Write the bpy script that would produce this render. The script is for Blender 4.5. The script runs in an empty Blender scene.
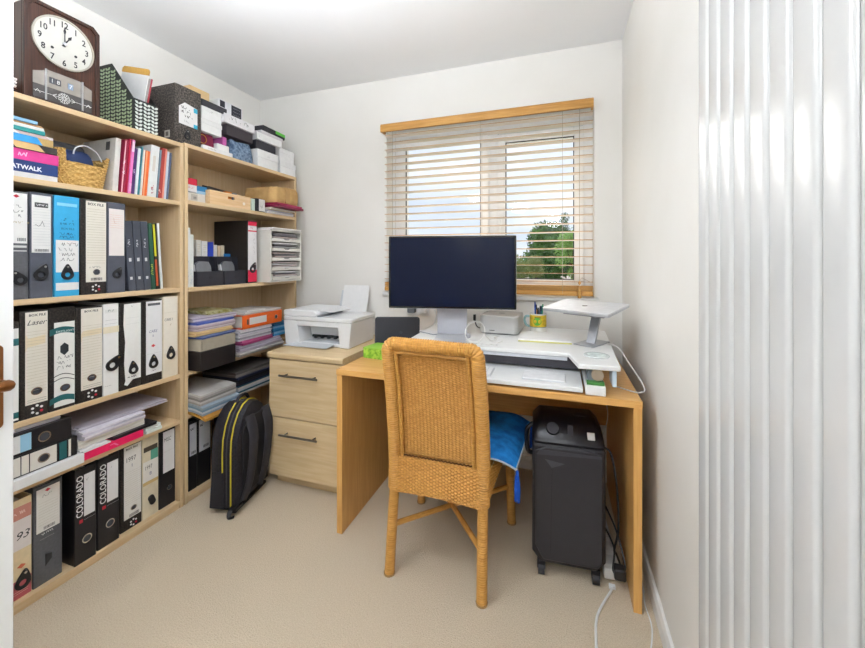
import bpy, bmesh, math, random
from mathutils import Vector, Matrix
R = math.radians
scene = bpy.context.scene
COL = scene.collection
random.seed(7)

# ------------------------------------------------------------------ camera, world, light, exposure
FPX, HOR, CX, CAMH = 377.0, 260.0, 432.5, 1.215
YAW = math.atan((560.0 - CX) / FPX)
cam_d = bpy.data.cameras.new('camera'); cam = bpy.data.objects.new('camera', cam_d); COL.objects.link(cam)
cam.location = (0, 0, CAMH); cam.rotation_euler = (R(90), 0, YAW)
cam_d.sensor_width = 36; cam_d.sensor_fit = 'HORIZONTAL'; cam_d.lens = FPX / 865 * 36
cam_d.shift_y = -(324 - HOR) / 865; cam_d.clip_start = 0.02; cam_d.clip_end = 1000
scene.camera = cam

vs = scene.view_settings
vs.view_transform = 'Standard'; vs.look = 'None'; vs.gamma = 1.0; vs.use_curve_mapping = False
vs.exposure = 0.1

world = bpy.data.worlds.new('overcast_sky'); scene.world = world; world.use_nodes = True
wn = world.node_tree; wn.nodes.clear()
w_out = wn.nodes.new('ShaderNodeOutputWorld'); w_bg = wn.nodes.new('ShaderNodeBackground')
w_tc = wn.nodes.new('ShaderNodeTexCoord'); w_map = wn.nodes.new('ShaderNodeMapping'); w_map.inputs['Scale'].default_value = (2.2, 2.2, 6)
w_no = wn.nodes.new('ShaderNodeTexNoise'); w_no.inputs['Scale'].default_value = 1.6; w_no.inputs['Detail'].default_value = 5
w_cr = wn.nodes.new('ShaderNodeValToRGB')
w_cr.color_ramp.elements[0].position = .35; w_cr.color_ramp.elements[0].color = (.60, .69, .86, 1)
w_cr.color_ramp.elements[1].position = .65; w_cr.color_ramp.elements[1].color = (.86, .89, .95, 1)
for a, b in ((w_tc.outputs['Generated'], w_map.inputs[0]), (w_map.outputs[0], w_no.inputs['Vector']), (w_no.outputs['Fac'], w_cr.inputs[0]),
             (w_cr.outputs[0], w_bg.inputs[0]), (w_bg.outputs[0], w_out.inputs[0])):
    wn.links.new(a, b)
w_bg.inputs[1].default_value = 1.15

SUN = bpy.data.lights.new('sun', 'SUN'); SUN.energy = 7.0; SUN.angle = R(50); SUN.color = (1, .97, .92)
sun_o = bpy.data.objects.new('sun', SUN); COL.objects.link(sun_o)
sun_o.rotation_euler = Vector((-.42, .72, .55)).to_track_quat('Z', 'Y').to_euler()

BOWL_FILL, BULB_FILL, SCONCE_FILL, LANDING_FILL = 34.0, 195.0, 30.0, 20.0  # strengths of the added fill lamps, none of them in view

# ------------------------------------------------------------------ pixel helpers (a pixel is only a direction; the plane it lies on gives the distance)
_s, _c = math.sin(YAW), math.cos(YAW)
def ray(px, py):
    l = (px - CX) / FPX
    return (-_s + _c * l, _c + _s * l, (HOR - py) / FPX)
def onX(px, py, X): d = ray(px, py); t = X / d[0]; return (X, d[1] * t, CAMH + d[2] * t)
def onY(px, py, Y): d = ray(px, py); t = Y / d[1]; return (d[0] * t, Y, CAMH + d[2] * t)
def onZ(px, py, Z): d = ray(px, py); t = (Z - CAMH) / d[2]; return (d[0] * t, d[1] * t, Z)
def YX(px, X): return onX(px, HOR, X)[1]

# ------------------------------------------------------------------ materials
def lin(c):
    if isinstance(c, str):
        c = [int(c[i:i + 2], 16) / 255 for i in (0, 2, 4)]
        c = [x / 12.92 if x <= .04045 else ((x + .055) / 1.055) ** 2.4 for x in c]
    return (c[0], c[1], c[2], 1)
_mats = {}
def new_mat(name):
    m = bpy.data.materials.new(name); m.use_nodes = True
    return m, m.node_tree, m.node_tree.nodes['Principled BSDF']
def P(col, rough=.55, metal=0, var=.06, scale=40, bump=0, spec=.4):
    """plain procedural material: colour with a little noise in value, optional fine bump"""
    key = (col, rough, metal, var, scale, bump, spec)
    if key in _mats: return _mats[key]
    m, nt, b = new_mat('mat_' + str(col)); c = lin(col)
    b.inputs['Roughness'].default_value = rough; b.inputs['Metallic'].default_value = metal
    b.inputs['Specular IOR Level'].default_value = spec
    tc = nt.nodes.new('ShaderNodeTexCoord'); no = nt.nodes.new('ShaderNodeTexNoise')
    no.inputs['Scale'].default_value = scale; no.inputs['Detail'].default_value = 3
    nt.links.new(tc.outputs['Object'], no.inputs['Vector'])
    cr = nt.nodes.new('ShaderNodeValToRGB'); e = cr.color_ramp.elements
    e[0].position = .3; e[1].position = .7
    e[0].color = tuple(max(0, x * (1 - var)) for x in c[:3]) + (1,); e[1].color = tuple(min(1, x * (1 + var)) for x in c[:3]) + (1,)
    nt.links.new(no.outputs['Fac'], cr.inputs[0]); nt.links.new(cr.outputs[0], b.inputs['Base Color'])
    if bump:
        bp = nt.nodes.new('ShaderNodeBump'); bp.inputs['Strength'].default_value = bump; bp.inputs['Distance'].default_value = .002
        nt.links.new(no.outputs['Fac'], bp.inputs['Height']); nt.links.new(bp.outputs[0], b.inputs['Normal'])
    _mats[key] = m; return m
def two_tone(name, c0, c1, mapscale, nscale=1.0, rough=.5, p0=.35, p1=.65, detail=4, bump=0, bdist=.002, kind='noise', coords='Object', distortion=0):
    key = ('tt', name)
    if key in _mats: return _mats[key]
    m, nt, b = new_mat(name)
    b.inputs['Roughness'].default_value = rough; b.inputs['Specular IOR Level'].default_value = .35
    tc = nt.nodes.new('ShaderNodeTexCoord'); mp = nt.nodes.new('ShaderNodeMapping'); mp.inputs['Scale'].default_value = mapscale
    nt.links.new(tc.outputs[coords], mp.inputs[0])
    if kind == 'voronoi':
        no = nt.nodes.new('ShaderNodeTexVoronoi'); o = no.outputs['Distance']
    else:
        no = nt.nodes.new('ShaderNodeTexNoise'); no.inputs['Detail'].default_value = detail; o = no.outputs['Fac']; no.inputs['Distortion'].default_value = distortion
    no.inputs['Scale'].default_value = nscale
    nt.links.new(mp.outputs[0], no.inputs['Vector'])
    cr = nt.nodes.new('ShaderNodeValToRGB'); e = cr.color_ramp.elements
    e[0].position = p0; e[1].position = p1; e[0].color = lin(c0); e[1].color = lin(c1)
    nt.links.new(o, cr.inputs[0]); nt.links.new(cr.outputs[0], b.inputs['Base Color'])
    if bump:
        bp = nt.nodes.new('ShaderNodeBump'); bp.inputs['Strength'].default_value = bump; bp.inputs['Distance'].default_value = bdist
        nt.links.new(o, bp.inputs['Height']); nt.links.new(bp.outputs[0], b.inputs['Normal'])
    _mats[key] = m; return m
def glassy(name, tint=(1, 1, 1, 1), gloss=.07, rough=.02):
    if name in _mats: return _mats[name]
    m, nt, b = new_mat(name); nt.nodes.remove(b)
    out = nt.nodes['Material Output']; tr = nt.nodes.new('ShaderNodeBsdfTransparent'); tr.inputs[0].default_value = tint
    gl = nt.nodes.new('ShaderNodeBsdfGlossy'); gl.inputs['Roughness'].default_value = rough
    mx = nt.nodes.new('ShaderNodeMixShader'); mx.inputs[0].default_value = gloss
    nt.links.new(tr.outputs[0], mx.inputs[1]); nt.links.new(gl.outputs[0], mx.inputs[2]); nt.links.new(mx.outputs[0], out.inputs[0])
    _mats[name] = m; return m

WALL = two_tone('wall_paint', 'F0EDE6', 'F3F0EA', (1, 1, 1), 3, rough=.85)
CEILM = two_tone('ceiling_paint', 'F8F8F8', 'FAFAFA', (1, 1, 1), 3, rough=.9)
SATIN = P('EFEFEC', .35, var=.01)
RADM = P("C8C7C4", .24, var=.01, spec=.6)
CARPET = two_tone('carpet_pile', 'CDBA9E', 'E3D4BC', (1, 1, 1), 260, rough=.95, detail=5, bump=1.0, bdist=.006, p0=.3, p1=.7)
MAPLE = two_tone('maple_laminate', 'D2B48A', 'DCC19A', (14, 14, .8), 5, rough=.45, detail=5)
MAPLE_H = two_tone('maple_laminate_shelf', 'D2B48A', 'DCC19A', (14, .8, 14), 5, rough=.45, detail=5)
MAPLE_EDGE = two_tone('maple_edge', 'D8BC90', 'E0C8A0', (9, 9, 9), 5, rough=.45)
CABM = two_tone('cabinet_maple', 'D3B88C', 'DEC69E', (1.2, 16, 16), 4, rough=.42, detail=5, distortion=.4)
BEECH = two_tone('desk_beech', 'CF9A55', 'DCAA66', (1.2, 22, 22), 5, rough=.4, detail=5)
BEECH_V = two_tone('desk_beech_side', 'CF9A55', 'DBA963', (22, 22, 1.2), 5, rough=.4, detail=5)
OAK = two_tone('golden_oak', 'B9843F', 'CF9C55', (1.5, 25, 25), 5, rough=.4, detail=5)
WICKER = two_tone('wicker_cane', 'B07A33', 'D29B4E', (60, 60, 220), 1.2, rough=.5, detail=3, p0=.3, p1=.7)
WICKER_H = two_tone('wicker_wrap', 'B27C36', 'D6A155', (30, 30, 300), 1.2, rough=.45, detail=3, p0=.3, p1=.7)
BASKETM = two_tone('seagrass', '9E7638', 'DDB873', (70, 70, 160), 1.5, rough=.8, p0=.3, p1=.7)
MARBLED = two_tone('marbled_board', '2C2826', '756C64', (1, 1, 1), 130, rough=.6, detail=3, p0=.42, p1=.75)
MARBLED_D = two_tone('marbled_board_dark', '171311', '3A322C', (1, 1, 1), 160, rough=.6, detail=3, p0=.42, p1=.75)
DENIM = two_tone('denim', '3E5570', '8CA0B6', (1, 1, 1), 60, rough=.9, p0=.35, p1=.7)
KRAFT = two_tone('kraft_paper', 'B08A55', 'C9A46D', (1, 1, 1), 14, rough=.8)
CLOCKWOOD = two_tone('clock_mahogany', '27140C', '402316', (40, 40, 1.5), 4, rough=.35, detail=5)
PAGES = two_tone('page_block', 'D8D2C6', 'F0ECE2', (2, 2, 300), 3, rough=.8)
PAPER = P('F1F0EE', .7, var=.02)
BLACKP = P('1B1A1C', .45)
SLATE = P('4A4D57', .5, var=.08)
INK = P('262428', .7)
CHROME = P('C9C9CC', .2, 1)
STEEL = P('8C8780', .3, 1)
ALU = P('D6D7DA', .35, .7, var=.02)
WHITEP = P('EEEEEC', .35, var=.01)
BRASS = P('8A5A32', .3, .8)

# ------------------------------------------------------------------ mesh building
class MB:
    def __init__(s): s.v = []; s.f = []
    def add(s, vs_, fs):
        n = len(s.v); s.v += [tuple(p) for p in vs_]; s.f += [tuple(i + n for i in f) for f in fs]; return s
    def box(s, x0, x1, y0, y1, z0, z1):
        return s.add([(x0, y0, z0), (x1, y0, z0), (x1, y1, z0), (x0, y1, z0), (x0, y0, z1), (x1, y0, z1), (x1, y1, z1), (x0, y1, z1)],
                     [(0, 3, 2, 1), (4, 5, 6, 7), (0, 1, 5, 4), (1, 2, 6, 5), (2, 3, 7, 6), (3, 0, 4, 7)])
    def hexa(s, p):   # eight corners: bottom loop ccw, top loop ccw
        return s.add(p, [(0, 3, 2, 1), (4, 5, 6, 7), (0, 1, 5, 4), (1, 2, 6, 5), (2, 3, 7, 6), (3, 0, 4, 7)])
    def prism(s, outline, fn, d0, d1):
        """outline [(a,b)] extruded from d0 to d1; fn(a,b,d) -> xyz"""
        n = len(outline)
        v = [fn(a, b, d0) for a, b in outline] + [fn(a, b, d1) for a, b in outline]
        return s.add(v, [tuple(range(n))[::-1], tuple(range(n, 2 * n))] + [(i, (i + 1) % n, n + (i + 1) % n, n + i) for i in range(n)])
    def ring(s, outer, inner, fn, d0, d1):
        n = len(outer)
        v = [fn(a, b, d) for d in (d0, d1) for loop in (outer, inner) for a, b in loop]
        O0, I0, O1, I1 = 0, n, 2 * n, 3 * n; f = []
        for i in range(n):
            j = (i + 1) % n
            f += [(O1 + i, O1 + j, I1 + j, I1 + i), (O0 + j, O0 + i, I0 + i, I0 + j), (O0 + i, O0 + j, O1 + j, O1 + i), (I0 + j, I0 + i, I1 + i, I1 + j)]
        return s.add(v, f)
    def tube(s, pts, r, n=8, caps=True, r_fn=None):
        pts = [Vector(p) for p in pts]; N = len(pts); up = Vector((0, 0, 1)); prev = None; base = len(s.v)
        for i, p in enumerate(pts):
            t = (pts[min(i + 1, N - 1)] - pts[max(i - 1, 0)]).normalized()
            if prev is None:
                a = t.cross(up) if abs(t.z) < .95 else t.cross(Vector((1, 0, 0)))
            else:
                a = prev - t * prev.dot(t)
            a.normalize(); prev = a; b = t.cross(a)
            rr = r_fn(i / (N - 1)) if r_fn else r
            ra, rb = rr if isinstance(rr, tuple) else (rr, rr)
            s.v += [tuple(p + a * math.cos(2 * math.pi * k / n) * ra + b * math.sin(2 * math.pi * k / n) * rb) for k in range(n)]
        for i in range(N - 1):
            for k in range(n):
                q = base + i * n
                s.f.append((q + k, q + (k + 1) % n, q + n + (k + 1) % n, q + n + k))
        if caps:
            s.f.append(tuple(base + k for k in range(n))[::-1]); s.f.append(tuple(base + (N - 1) * n + k for k in range(n)))
        return s
    def cyl(s, p0, p1, r0, r1=None, n=20):
        r1 = r0 if r1 is None else r1
        return s.tube([p0, p1], r0, n, True, lambda t: r0 + (r1 - r0) * t)
    def lathe(s, prof, n=24, c=(0, 0, 0)):
        base = len(s.v); m = len(prof)
        for r, z in prof:
            s.v += [(c[0] + r * math.cos(2 * math.pi * k / n), c[1] + r * math.sin(2 * math.pi * k / n), c[2] + z) for k in range(n)]
        for i in range(m - 1):
            for k in range(n):
                q = base + i * n
                s.f.append((q + k, q + (k + 1) % n, q + n + (k + 1) % n, q + n + k))
        if prof[0][0] > 1e-6: s.f.append(tuple(base + k for k in range(n))[::-1])
        if prof[-1][0] > 1e-6: s.f.append(tuple(base + (m - 1) * n + k for k in range(n)))
        return s
    def grid(s, fn, nu, nv, closed_u=False):
        base = len(s.v); cu = nu if closed_u else nu + 1
        for j in range(nv + 1):
            for i in range(cu): s.v.append(tuple(fn(i / nu, j / nv)))
        for j in range(nv):
            for i in range(nu):
                a = base + j * cu + i; b = base + j * cu + (i + 1) % cu
                s.f.append((a, b, b + cu, a + cu))
        return s
    def ribbon(s, pts, w, fn):
        """flat stroke along 2-D pts, width w; fn(a,b)->xyz"""
        for (a0, b0), (a1, b1) in zip(pts, pts[1:]):
            L = math.hypot(a1 - a0, b1 - b0) or 1e-6; nx, ny = -(b1 - b0) / L * w / 2, (a1 - a0) / L * w / 2
            s.add([fn(a0 + nx, b0 + ny), fn(a0 - nx, b0 - ny), fn(a1 - nx, b1 - ny), fn(a1 + nx, b1 + ny)], [(0, 1, 2, 3)])
        return s
def mesh_obj(name, mb, mat, parent=None, loc=None, rot=None, bevel=0, seg=2, smooth=35, subsurf=0):
    me = bpy.data.meshes.new(name)
    me.from_pydata(mb.v, [], mb.f); me.update()
    bm = bmesh.new(); bm.from_mesh(me); bmesh.ops.recalc_face_normals(bm, faces=bm.faces); bm.to_mesh(me); bm.free()
    if smooth:
        me.polygons.foreach_set('use_smooth', [True] * len(me.polygons)); me.set_sharp_from_angle(angle=R(smooth))
    if mat: me.materials.append(mat)
    o = bpy.data.objects.new(name, me); COL.objects.link(o)
    if parent: o.parent = parent
    if loc: o.location = loc
    if rot: o.rotation_euler = rot
    if bevel:
        md = o.modifiers.new('bevel', 'BEVEL'); md.width = bevel; md.segments = seg; md.limit_method = 'ANGLE'; md.angle_limit = R(40); md.harden_normals = False
    if subsurf:
        md = o.modifiers.new('sub', 'SUBSURF'); md.levels = subsurf; md.render_levels = subsurf
    return o
def empty(name, loc=(0, 0, 0), rot=(0, 0, 0)):
    o = bpy.data.objects.new(name, None); COL.objects.link(o); o.location = loc; o.rotation_euler = rot; o.empty_display_size = .05
    return o
def tag(o, label, cat, group=None):
    o['label'] = label; o['category'] = cat
    if group: o['group'] = group
    return o
def thing(name, label, cat, loc=(0, 0, 0), rot=(0, 0, 0), group=None): return tag(empty(name, loc, rot), label, cat, group)
def struct(o): o['kind'] = 'structure'; return o
def bx(*a): return MB().box(*a)
def rrect(w, h, r, n=4, cx=0, cy=0):
    pts = []
    for sx, sy, a0 in ((1, 1, 0), (-1, 1, 90), (-1, -1, 180), (1, -1, 270)):
        for k in range(n + 1):
            a = R(a0 + 90 * k / n); pts.append((cx + sx * (w / 2 - r) + r * math.cos(a), cy + sy * (h / 2 - r) + r * math.sin(a)))
    return pts
def circ(r, n=24, cx=0, cy=0, ry=None): return [(cx + r * math.cos(2 * math.pi * k / n), cy + (ry or r) * math.sin(2 * math.pi * k / n)) for k in range(n)]
YZ = lambda a, b, d: (d, a, b)      # outline in the y-z plane, extruded along x
XZ = lambda a, b, d: (a, d, b)
XY = lambda a, b, d: (a, b, d)
_txt = {}
def lettering(s, size, mat, parent, org, xd, yd, name='lettering', sx=1.0, shear=0, bold=0, align='LEFT'):
    """text as a thin mesh: origin org, reading along xd, letters upward along yd"""
    key = (s, shear, bold, align)
    if key not in _txt:
        cu = bpy.data.curves.new('t', 'FONT'); cu.body = s; cu.size = 1; cu.shear = shear; cu.offset = bold; cu.align_x = align; cu.resolution_u = 2; cu.fill_mode = 'FRONT'
        to = bpy.data.objects.new('t', cu); COL.objects.link(to)
        dg = bpy.context.evaluated_depsgraph_get()
        me = bpy.data.meshes.new_from_object(to.evaluated_get(dg)); bpy.data.objects.remove(to)
        _txt[key] = ([tuple(v.co) for v in me.vertices], [tuple(p.vertices) for p in me.polygons])
        bpy.data.meshes.remove(me)
    V, F = _txt[key]; xd = Vector(xd); yd = Vector(yd); o = Vector(org)
    mb = MB(); mb.add([o + xd * (x * size * sx) + yd * (y * size) for x, y, z in V], F)
    return mesh_obj(name, mb, mat, parent, smooth=0)
def scribble(mat, parent, org, xd, yd, w, h, lines=2, seed=1, name='handwriting', t=.0014):
    """illegible handwriting: a wavering pen stroke"""
    rnd = random.Random(seed); xd = Vector(xd); yd = Vector(yd); o = Vector(org); mb = MB(); fn = lambda a, b: o + xd * a + yd * b
    lh = h / lines
    for k in range(lines):
        y0 = h - lh * (k + .75); x = rnd.uniform(0, .1) * w; end = w * rnd.uniform(.7, 1); pts = []
        while x < end:
            pts.append((x, y0 + rnd.choice((0, .15, .5, .62)) * lh)); x += lh * rnd.uniform(.08, .22)
            if rnd.random() < .16:
                if len(pts) > 1: mb.ribbon(pts, t, fn)
                pts = []; x += lh * .2
        if len(pts) > 1: mb.ribbon(pts, t, fn)
    return mesh_obj(name, mb, mat, parent, smooth=0)
def copy_tree(o, parent=None):
    c = o.copy(); COL.objects.link(c); c.parent = parent
    for ch in o.children: copy_tree(ch, c)
    return c

# ------------------------------------------------------------------ the room
XL, XR, YB, YF, ZC = -2.13, .32, 2.265, -.42, 2.41
T = .12
struct(mesh_obj('floor', bx(XL - T, XR + T, YF - 1.6, YB + .3, -.1, 0), CARPET, smooth=0))
struct(mesh_obj('ceiling', bx(XL - T, XR + T, YF - 1.6, YB + .3, ZC, ZC + .1), CEILM, smooth=0))
struct(mesh_obj('wall_left', bx(XL - T, XL, YF - .001, YB + .3, 0, ZC), WALL, smooth=0))
struct(mesh_obj('wall_right', bx(XR, XR + T, YF - 1.6, YB + .3, 0, ZC), WALL, smooth=0))
# back wall with the window opening
WX0, WX1, WZ0, WZ1 = -1.085, .18, 1.012, 2.06
mb = MB()
mb.box(XL, WX0, YB, YB + .3, 0, ZC); mb.box(WX1, XR, YB, YB + .3, 0, ZC); mb.box(WX0, WX1, YB, YB + .3, 0, WZ0 - .03); mb.box(WX0, WX1, YB, YB + .3, WZ1, ZC)
struct(mesh_obj('wall_back', mb, WALL, smooth=0))
# front wall (behind the camera) with the doorway, and the landing outside it
DX0, DX1 = -.99, -.21
mb = MB(); mb.box(XL, DX0, YF - T, YF, 0, ZC); mb.box(DX1, XR, YF - T, YF, 0, ZC); mb.box(DX0, DX1, YF - T, YF, 2.03, ZC)
struct(mesh_obj('wall_front', mb, WALL, smooth=0))
mb = MB(); mb.box(XL - T, XR + T, YF - 1.6 - T, YF - 1.6, 0, ZC); mb.box(XL - T, XL, YF - 1.6, YF - T, 0, ZC)
struct(mesh_obj('wall_landing', mb, WALL, smooth=0))
def skirting(name, a, b, nrm, h=.07, t=.014):
    a = Vector(a); b = Vector(b); n = Vector(nrm)
    prof = [(0, 0), (t, 0), (t, h * .72), (t * .55, h * .93), (0, h)]
    mb = MB(); m = len(prof)
    mb.v += [tuple(p + n * q + Vector((0, 0, z))) for p in (a, b) for q, z in prof]
    mb.f += [tuple(range(m)), tuple(range(m, 2 * m))] + [(i, (i + 1) % m, m + (i + 1) % m, m + i) for i in range(m)]
    return struct(mesh_obj(name, mb, SATIN, smooth=0))
skirting('baseboard_right', (XR, YF, 0), (XR, YB, 0), (-1, 0, 0))
skirting('baseboard_back', (XL, YB, 0), (XR - .015, YB, 0), (0, -1, 0))
skirting('baseboard_left', (XL, YF, 0), (XL, YB - .015, 0), (1, 0, 0))
mb = MB()
for x0, x1, z0, z1 in ((DX0 - .06, DX0, 0, 2.09), (DX1, DX1 + .06, 0, 2.09), (DX0, DX1, 2.03, 2.09)): mb.box(x0, x1, YF, YF + .015, z0, z1)
struct(mesh_obj('trim_1', mb, SATIN, smooth=0))

# window: white plastic frame with two casements, sill
win = struct(empty('window_1', ((WX0 + WX1) / 2, YB + .12, WZ0)))
ox, oy, oz = win.location
def wpart(n, m, mat, **k):
    m.v = [(x - ox, y - oy, z - oz) for x, y, z in m.v]; return mesh_obj(n, m, mat, win, **k)
PVC = P('F1F1F0', .3, var=.01); GASK = P('33363C', .6)
FY0, FY1 = YB + .09, YB + .15
def frame(x0, x1, z0, z1, t, y0, y1):
    return MB().box(x0, x0 + t, y0, y1, z0, z1).box(x1 - t, x1, y0, y1, z0, z1).box(x0 + t, x1 - t, y0, y1, z0, z0 + t).box(x0 + t, x1 - t, y0, y1, z1 - t, z1)
wpart('window_frame', frame(WX0, WX1, WZ0 - .02, WZ1, .055, FY0, FY1), PVC, bevel=.004)
MUL = -.395
wpart('mullion', bx(MUL - .03, MUL + .03, FY0, FY1, WZ0 + .03, WZ1 - .05), PVC, bevel=.004)
for x0, x1, zt in ((WX0 + .05, MUL - .025, WZ1 - .045), (MUL + .025, WX1 - .05, WZ1 - .07)):
    fr = wpart('casement', frame(x0, x1, WZ0 + .035, zt, .052, FY0 - .018, FY1 - .015), PVC, bevel=.005)
    mb = frame(x0 + .05, x1 - .05, WZ0 + .085, zt - .05, .007, FY0 - .012, FY0 - .004); mb.v = [(x - ox, y - oy, z - oz) for x, y, z in mb.v]
    mesh_obj('gasket', mb, GASK, fr, smooth=0)
    mb = bx(x0 + .05, x1 - .05, FY0 + .014, FY0 + .018, WZ0 + .085, zt - .05); mb.v = [(x - ox, y - oy, z - oz) for x, y, z in mb.v]
    mesh_obj('pane', mb, glassy('window_glass', (.98, .99, .99, 1), .012), fr, smooth=0)
wpart('casement_handle', MB().box(MUL + .033, MUL + .053, FY0 - .05, FY0 - .018, 1.42, 1.47).box(MUL + .037, MUL + .049, FY0 - .05, FY0 - .036, 1.36, 1.44), PVC, bevel=.003)
sill = struct(mesh_obj('trim_2', bx(WX0 - .02, WX1 + .02, YB - .025, YB + .1, WZ0 - .03, WZ0 - .006), SATIN, bevel=.004))

# the open door at the left edge of the picture
dX, dY1 = -.955, .4118
door = struct(empty('door_1', (dX, dY1, 0)))
DW = .76
mesh_obj('door_leaf', bx(-.038, 0, -DW, 0, .008, 2.0), P('ECEDEC', .3, var=.01), door, bevel=.002)
for z0, z1 in ((.25, .9), (1.1, 1.85)):
    for y0, y1 in ((-.66, -.42), (-.34, -.10)):
        mesh_obj('door_panel', bx(0, .004, y0, y1, z0, z1), P('ECEDEC', .3, var=.01), door, bevel=.003)
hz = 1.0
h = mesh_obj('handle_plate', MB().prism(rrect(.04, .15, .008, cx=-.036, cy=hz - .012), YZ, 0, .006), BRASS, door, bevel=.001)
mb = MB().tube([(.005, -.034, hz - .004), (.05, -.034, hz - .002), (.064, -.036, hz + .001), (.072, -.046, hz + .003), (.07, -.09, hz), (.066, -.125, hz + .004)], .009, 10, True, lambda t: .010 if t < .5 else .008)
mesh_obj('lever', mb, BRASS, door)

# added fill lamps out of view: bowl overhead, globes behind camera and on landing
def fill_mat(name, e):
    em, nt, b = new_mat(name); b.inputs['Base Color'].default_value = (.9, .9, .9, 1); b.inputs['Emission Color'].default_value = (.905, .965, 1.055, 1)
    b.inputs['Emission Strength'].default_value = e; return em
def pendant(label, loc, e, r=.15, drop=.34):
    lamp = thing('fill_pendant', label, 'lamp', loc)
    mesh_obj('ceiling_rose', MB().lathe([(.0, -.025), (.03, -.025), (.05, -.008), (.05, 0), (0, 0)], 24), WHITEP, lamp)
    mesh_obj('flex', MB().cyl((0, 0, -.02), (0, 0, -drop + r), .004, n=8), WHITEP, lamp)
    prof = [(max(.001, r * math.sin(R(a))), -drop - r * math.cos(R(a))) for a in range(0, 181, 12)]
    mesh_obj('globe_shade', MB().lathe(prof, 28), fill_mat('landing_fill_glow', e), lamp)
bw = thing('fill_bowl', 'added fill lamp, an unseen glass uplighter bowl in the middle of the room', 'lamp', (-.85, .55, ZC))  # invented bowl, added to brighten the ceiling and the room
BR, BD = .14, .47
mesh_obj('ceiling_rose', MB().lathe([(.0, -.025), (.03, -.025), (.05, -.008), (.05, 0), (0, 0)], 24), WHITEP, bw)
mesh_obj('glass_bowl', MB().lathe([(max(.001, BR * math.sin(R(a_))), -BD - .09 * math.cos(R(a_))) for a_ in range(0, 91, 10)], 32), fill_mat('bowl_fill_glow', BOWL_FILL), bw)
mesh_obj('bulb_diffuser', MB().lathe([(.001, -BD + .003), (BR - .004, -BD + .002), (BR - .004, -BD + .0005), (.001, -BD + .001)], 32), fill_mat('bulb_fill_glow', BULB_FILL), bw)
for k in range(3):
    a_ = R(120 * k); mesh_obj('chain', MB().cyl((BR * .96 * math.cos(a_), BR * .96 * math.sin(a_), -BD + .004), (.012 * math.cos(a_), .012 * math.sin(a_), -.02), .002, n=6), CHROME, bw)
sc_ = thing('fill_wall_lamp', 'added globe fill lamp, unseen on the wall behind the camera', 'lamp', (-.08, YF, 1.72))  # invented globe, added as frontal fill for the shelf interiors
mesh_obj('wall_plate', MB().prism(circ(.05, 24), lambda a, b, d: (a, d, b), 0, .015), WHITEP, sc_)
mesh_obj('lamp_arm', MB().cyl((0, .015, 0), (0, .06, 0), .01, n=12), WHITEP, sc_)
mesh_obj('globe_shade', MB().lathe([(max(.001, .1 * math.sin(R(a_))), -.1 * math.cos(R(a_))) for a_ in range(0, 181, 12)], 28, (0, .16, 0)), fill_mat('sconce_fill_glow', SCONCE_FILL), sc_)
pendant('added globe fill lamp, unseen on the landing outside the door', (-.60, YF - .75, ZC), LANDING_FILL)  # invented globe, added to send fill through the doorway

# vertical column radiator on the right wall
rad = thing('column_radiator', 'tall white vertical column radiator mounted on the right wall', 'radiator', (XR, .6, .14))
RX1, RH = XR - .062, 1.9
N = 11; pitch = .0485; y_far = .806
for k in range(N):
    yc = y_far - pitch * (k + .5) - .6
    mesh_obj('column', MB().prism(rrect(.026, .0445, .0075, 5), lambda a, b, d: (-.07 + a, yc + b, d), .05, RH - .05), RADM, rad, smooth=50)
for z0 in (.012, RH - .05):
    mesh_obj('header_pipe', MB().prism(rrect(.03, .04, .012, 5), lambda a, b, d: (-.044 + a, d, z0 + .02 + b), y_far - .6 - N * pitch, y_far - .6), RADM, rad)
for z0 in (.3, RH - .3):
    for yy in (y_far - .69, y_far - .62 - (N - 2) * pitch):
        mesh_obj('wall_bracket', bx(-.06, 0, yy - .012, yy + .012, z0, z0 + .03), SATIN, rad)
for yy in (y_far - .62, y_far - .58 - N * pitch):
    mesh_obj('valve', MB().cyl((-.045, yy, -.14), (-.045, yy, -.04), .008).cyl((-.045, yy, -.05), (-.045, yy, .02), .014), CHROME, rad)

# ------------------------------------------------------------------ wooden venetian blind
bl = thing('venetian_blind', 'wooden venetian blind with golden oak valance over the window', 'blind', (-.465, YB, 1.0))
BO = Vector(bl.location)
def bpart(n, m, mat, parent=None, **k):
    m.v = [tuple(Vector(p) - BO) for p in m.v]; return mesh_obj(n, m, mat, parent or bl, **k)
VX0, VX1 = -1.104, .173
bpart('valance', MB().prism([(2.205, 2.043), (2.205, 2.085), (2.211, 2.095), (2.222, 2.095), (2.222, 2.043)], lambda a, b, d: (d, a, b), VX0, VX1), OAK, smooth=0, bevel=.002)
for vx in (VX0, VX1 - .012): bpart('valance_return', bx(vx, vx + .012, 2.223, 2.264, 2.045, 2.094), OAK)
bpart('headrail', bx(-1.07, .165, 2.226, 2.262, 2.05, 2.09), WHITEP)
SLATM = two_tone('slat_overexposed', 'F3E7D8', 'F9F1E7', (1.5, 25, 25), 4, rough=.4)  # oak slat faces near white: window overexposure put into the colour
SX0, SX1 = -1.078, .17
NS = 21; ztop, zbot = 2.018, 1.092
sm = None
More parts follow.
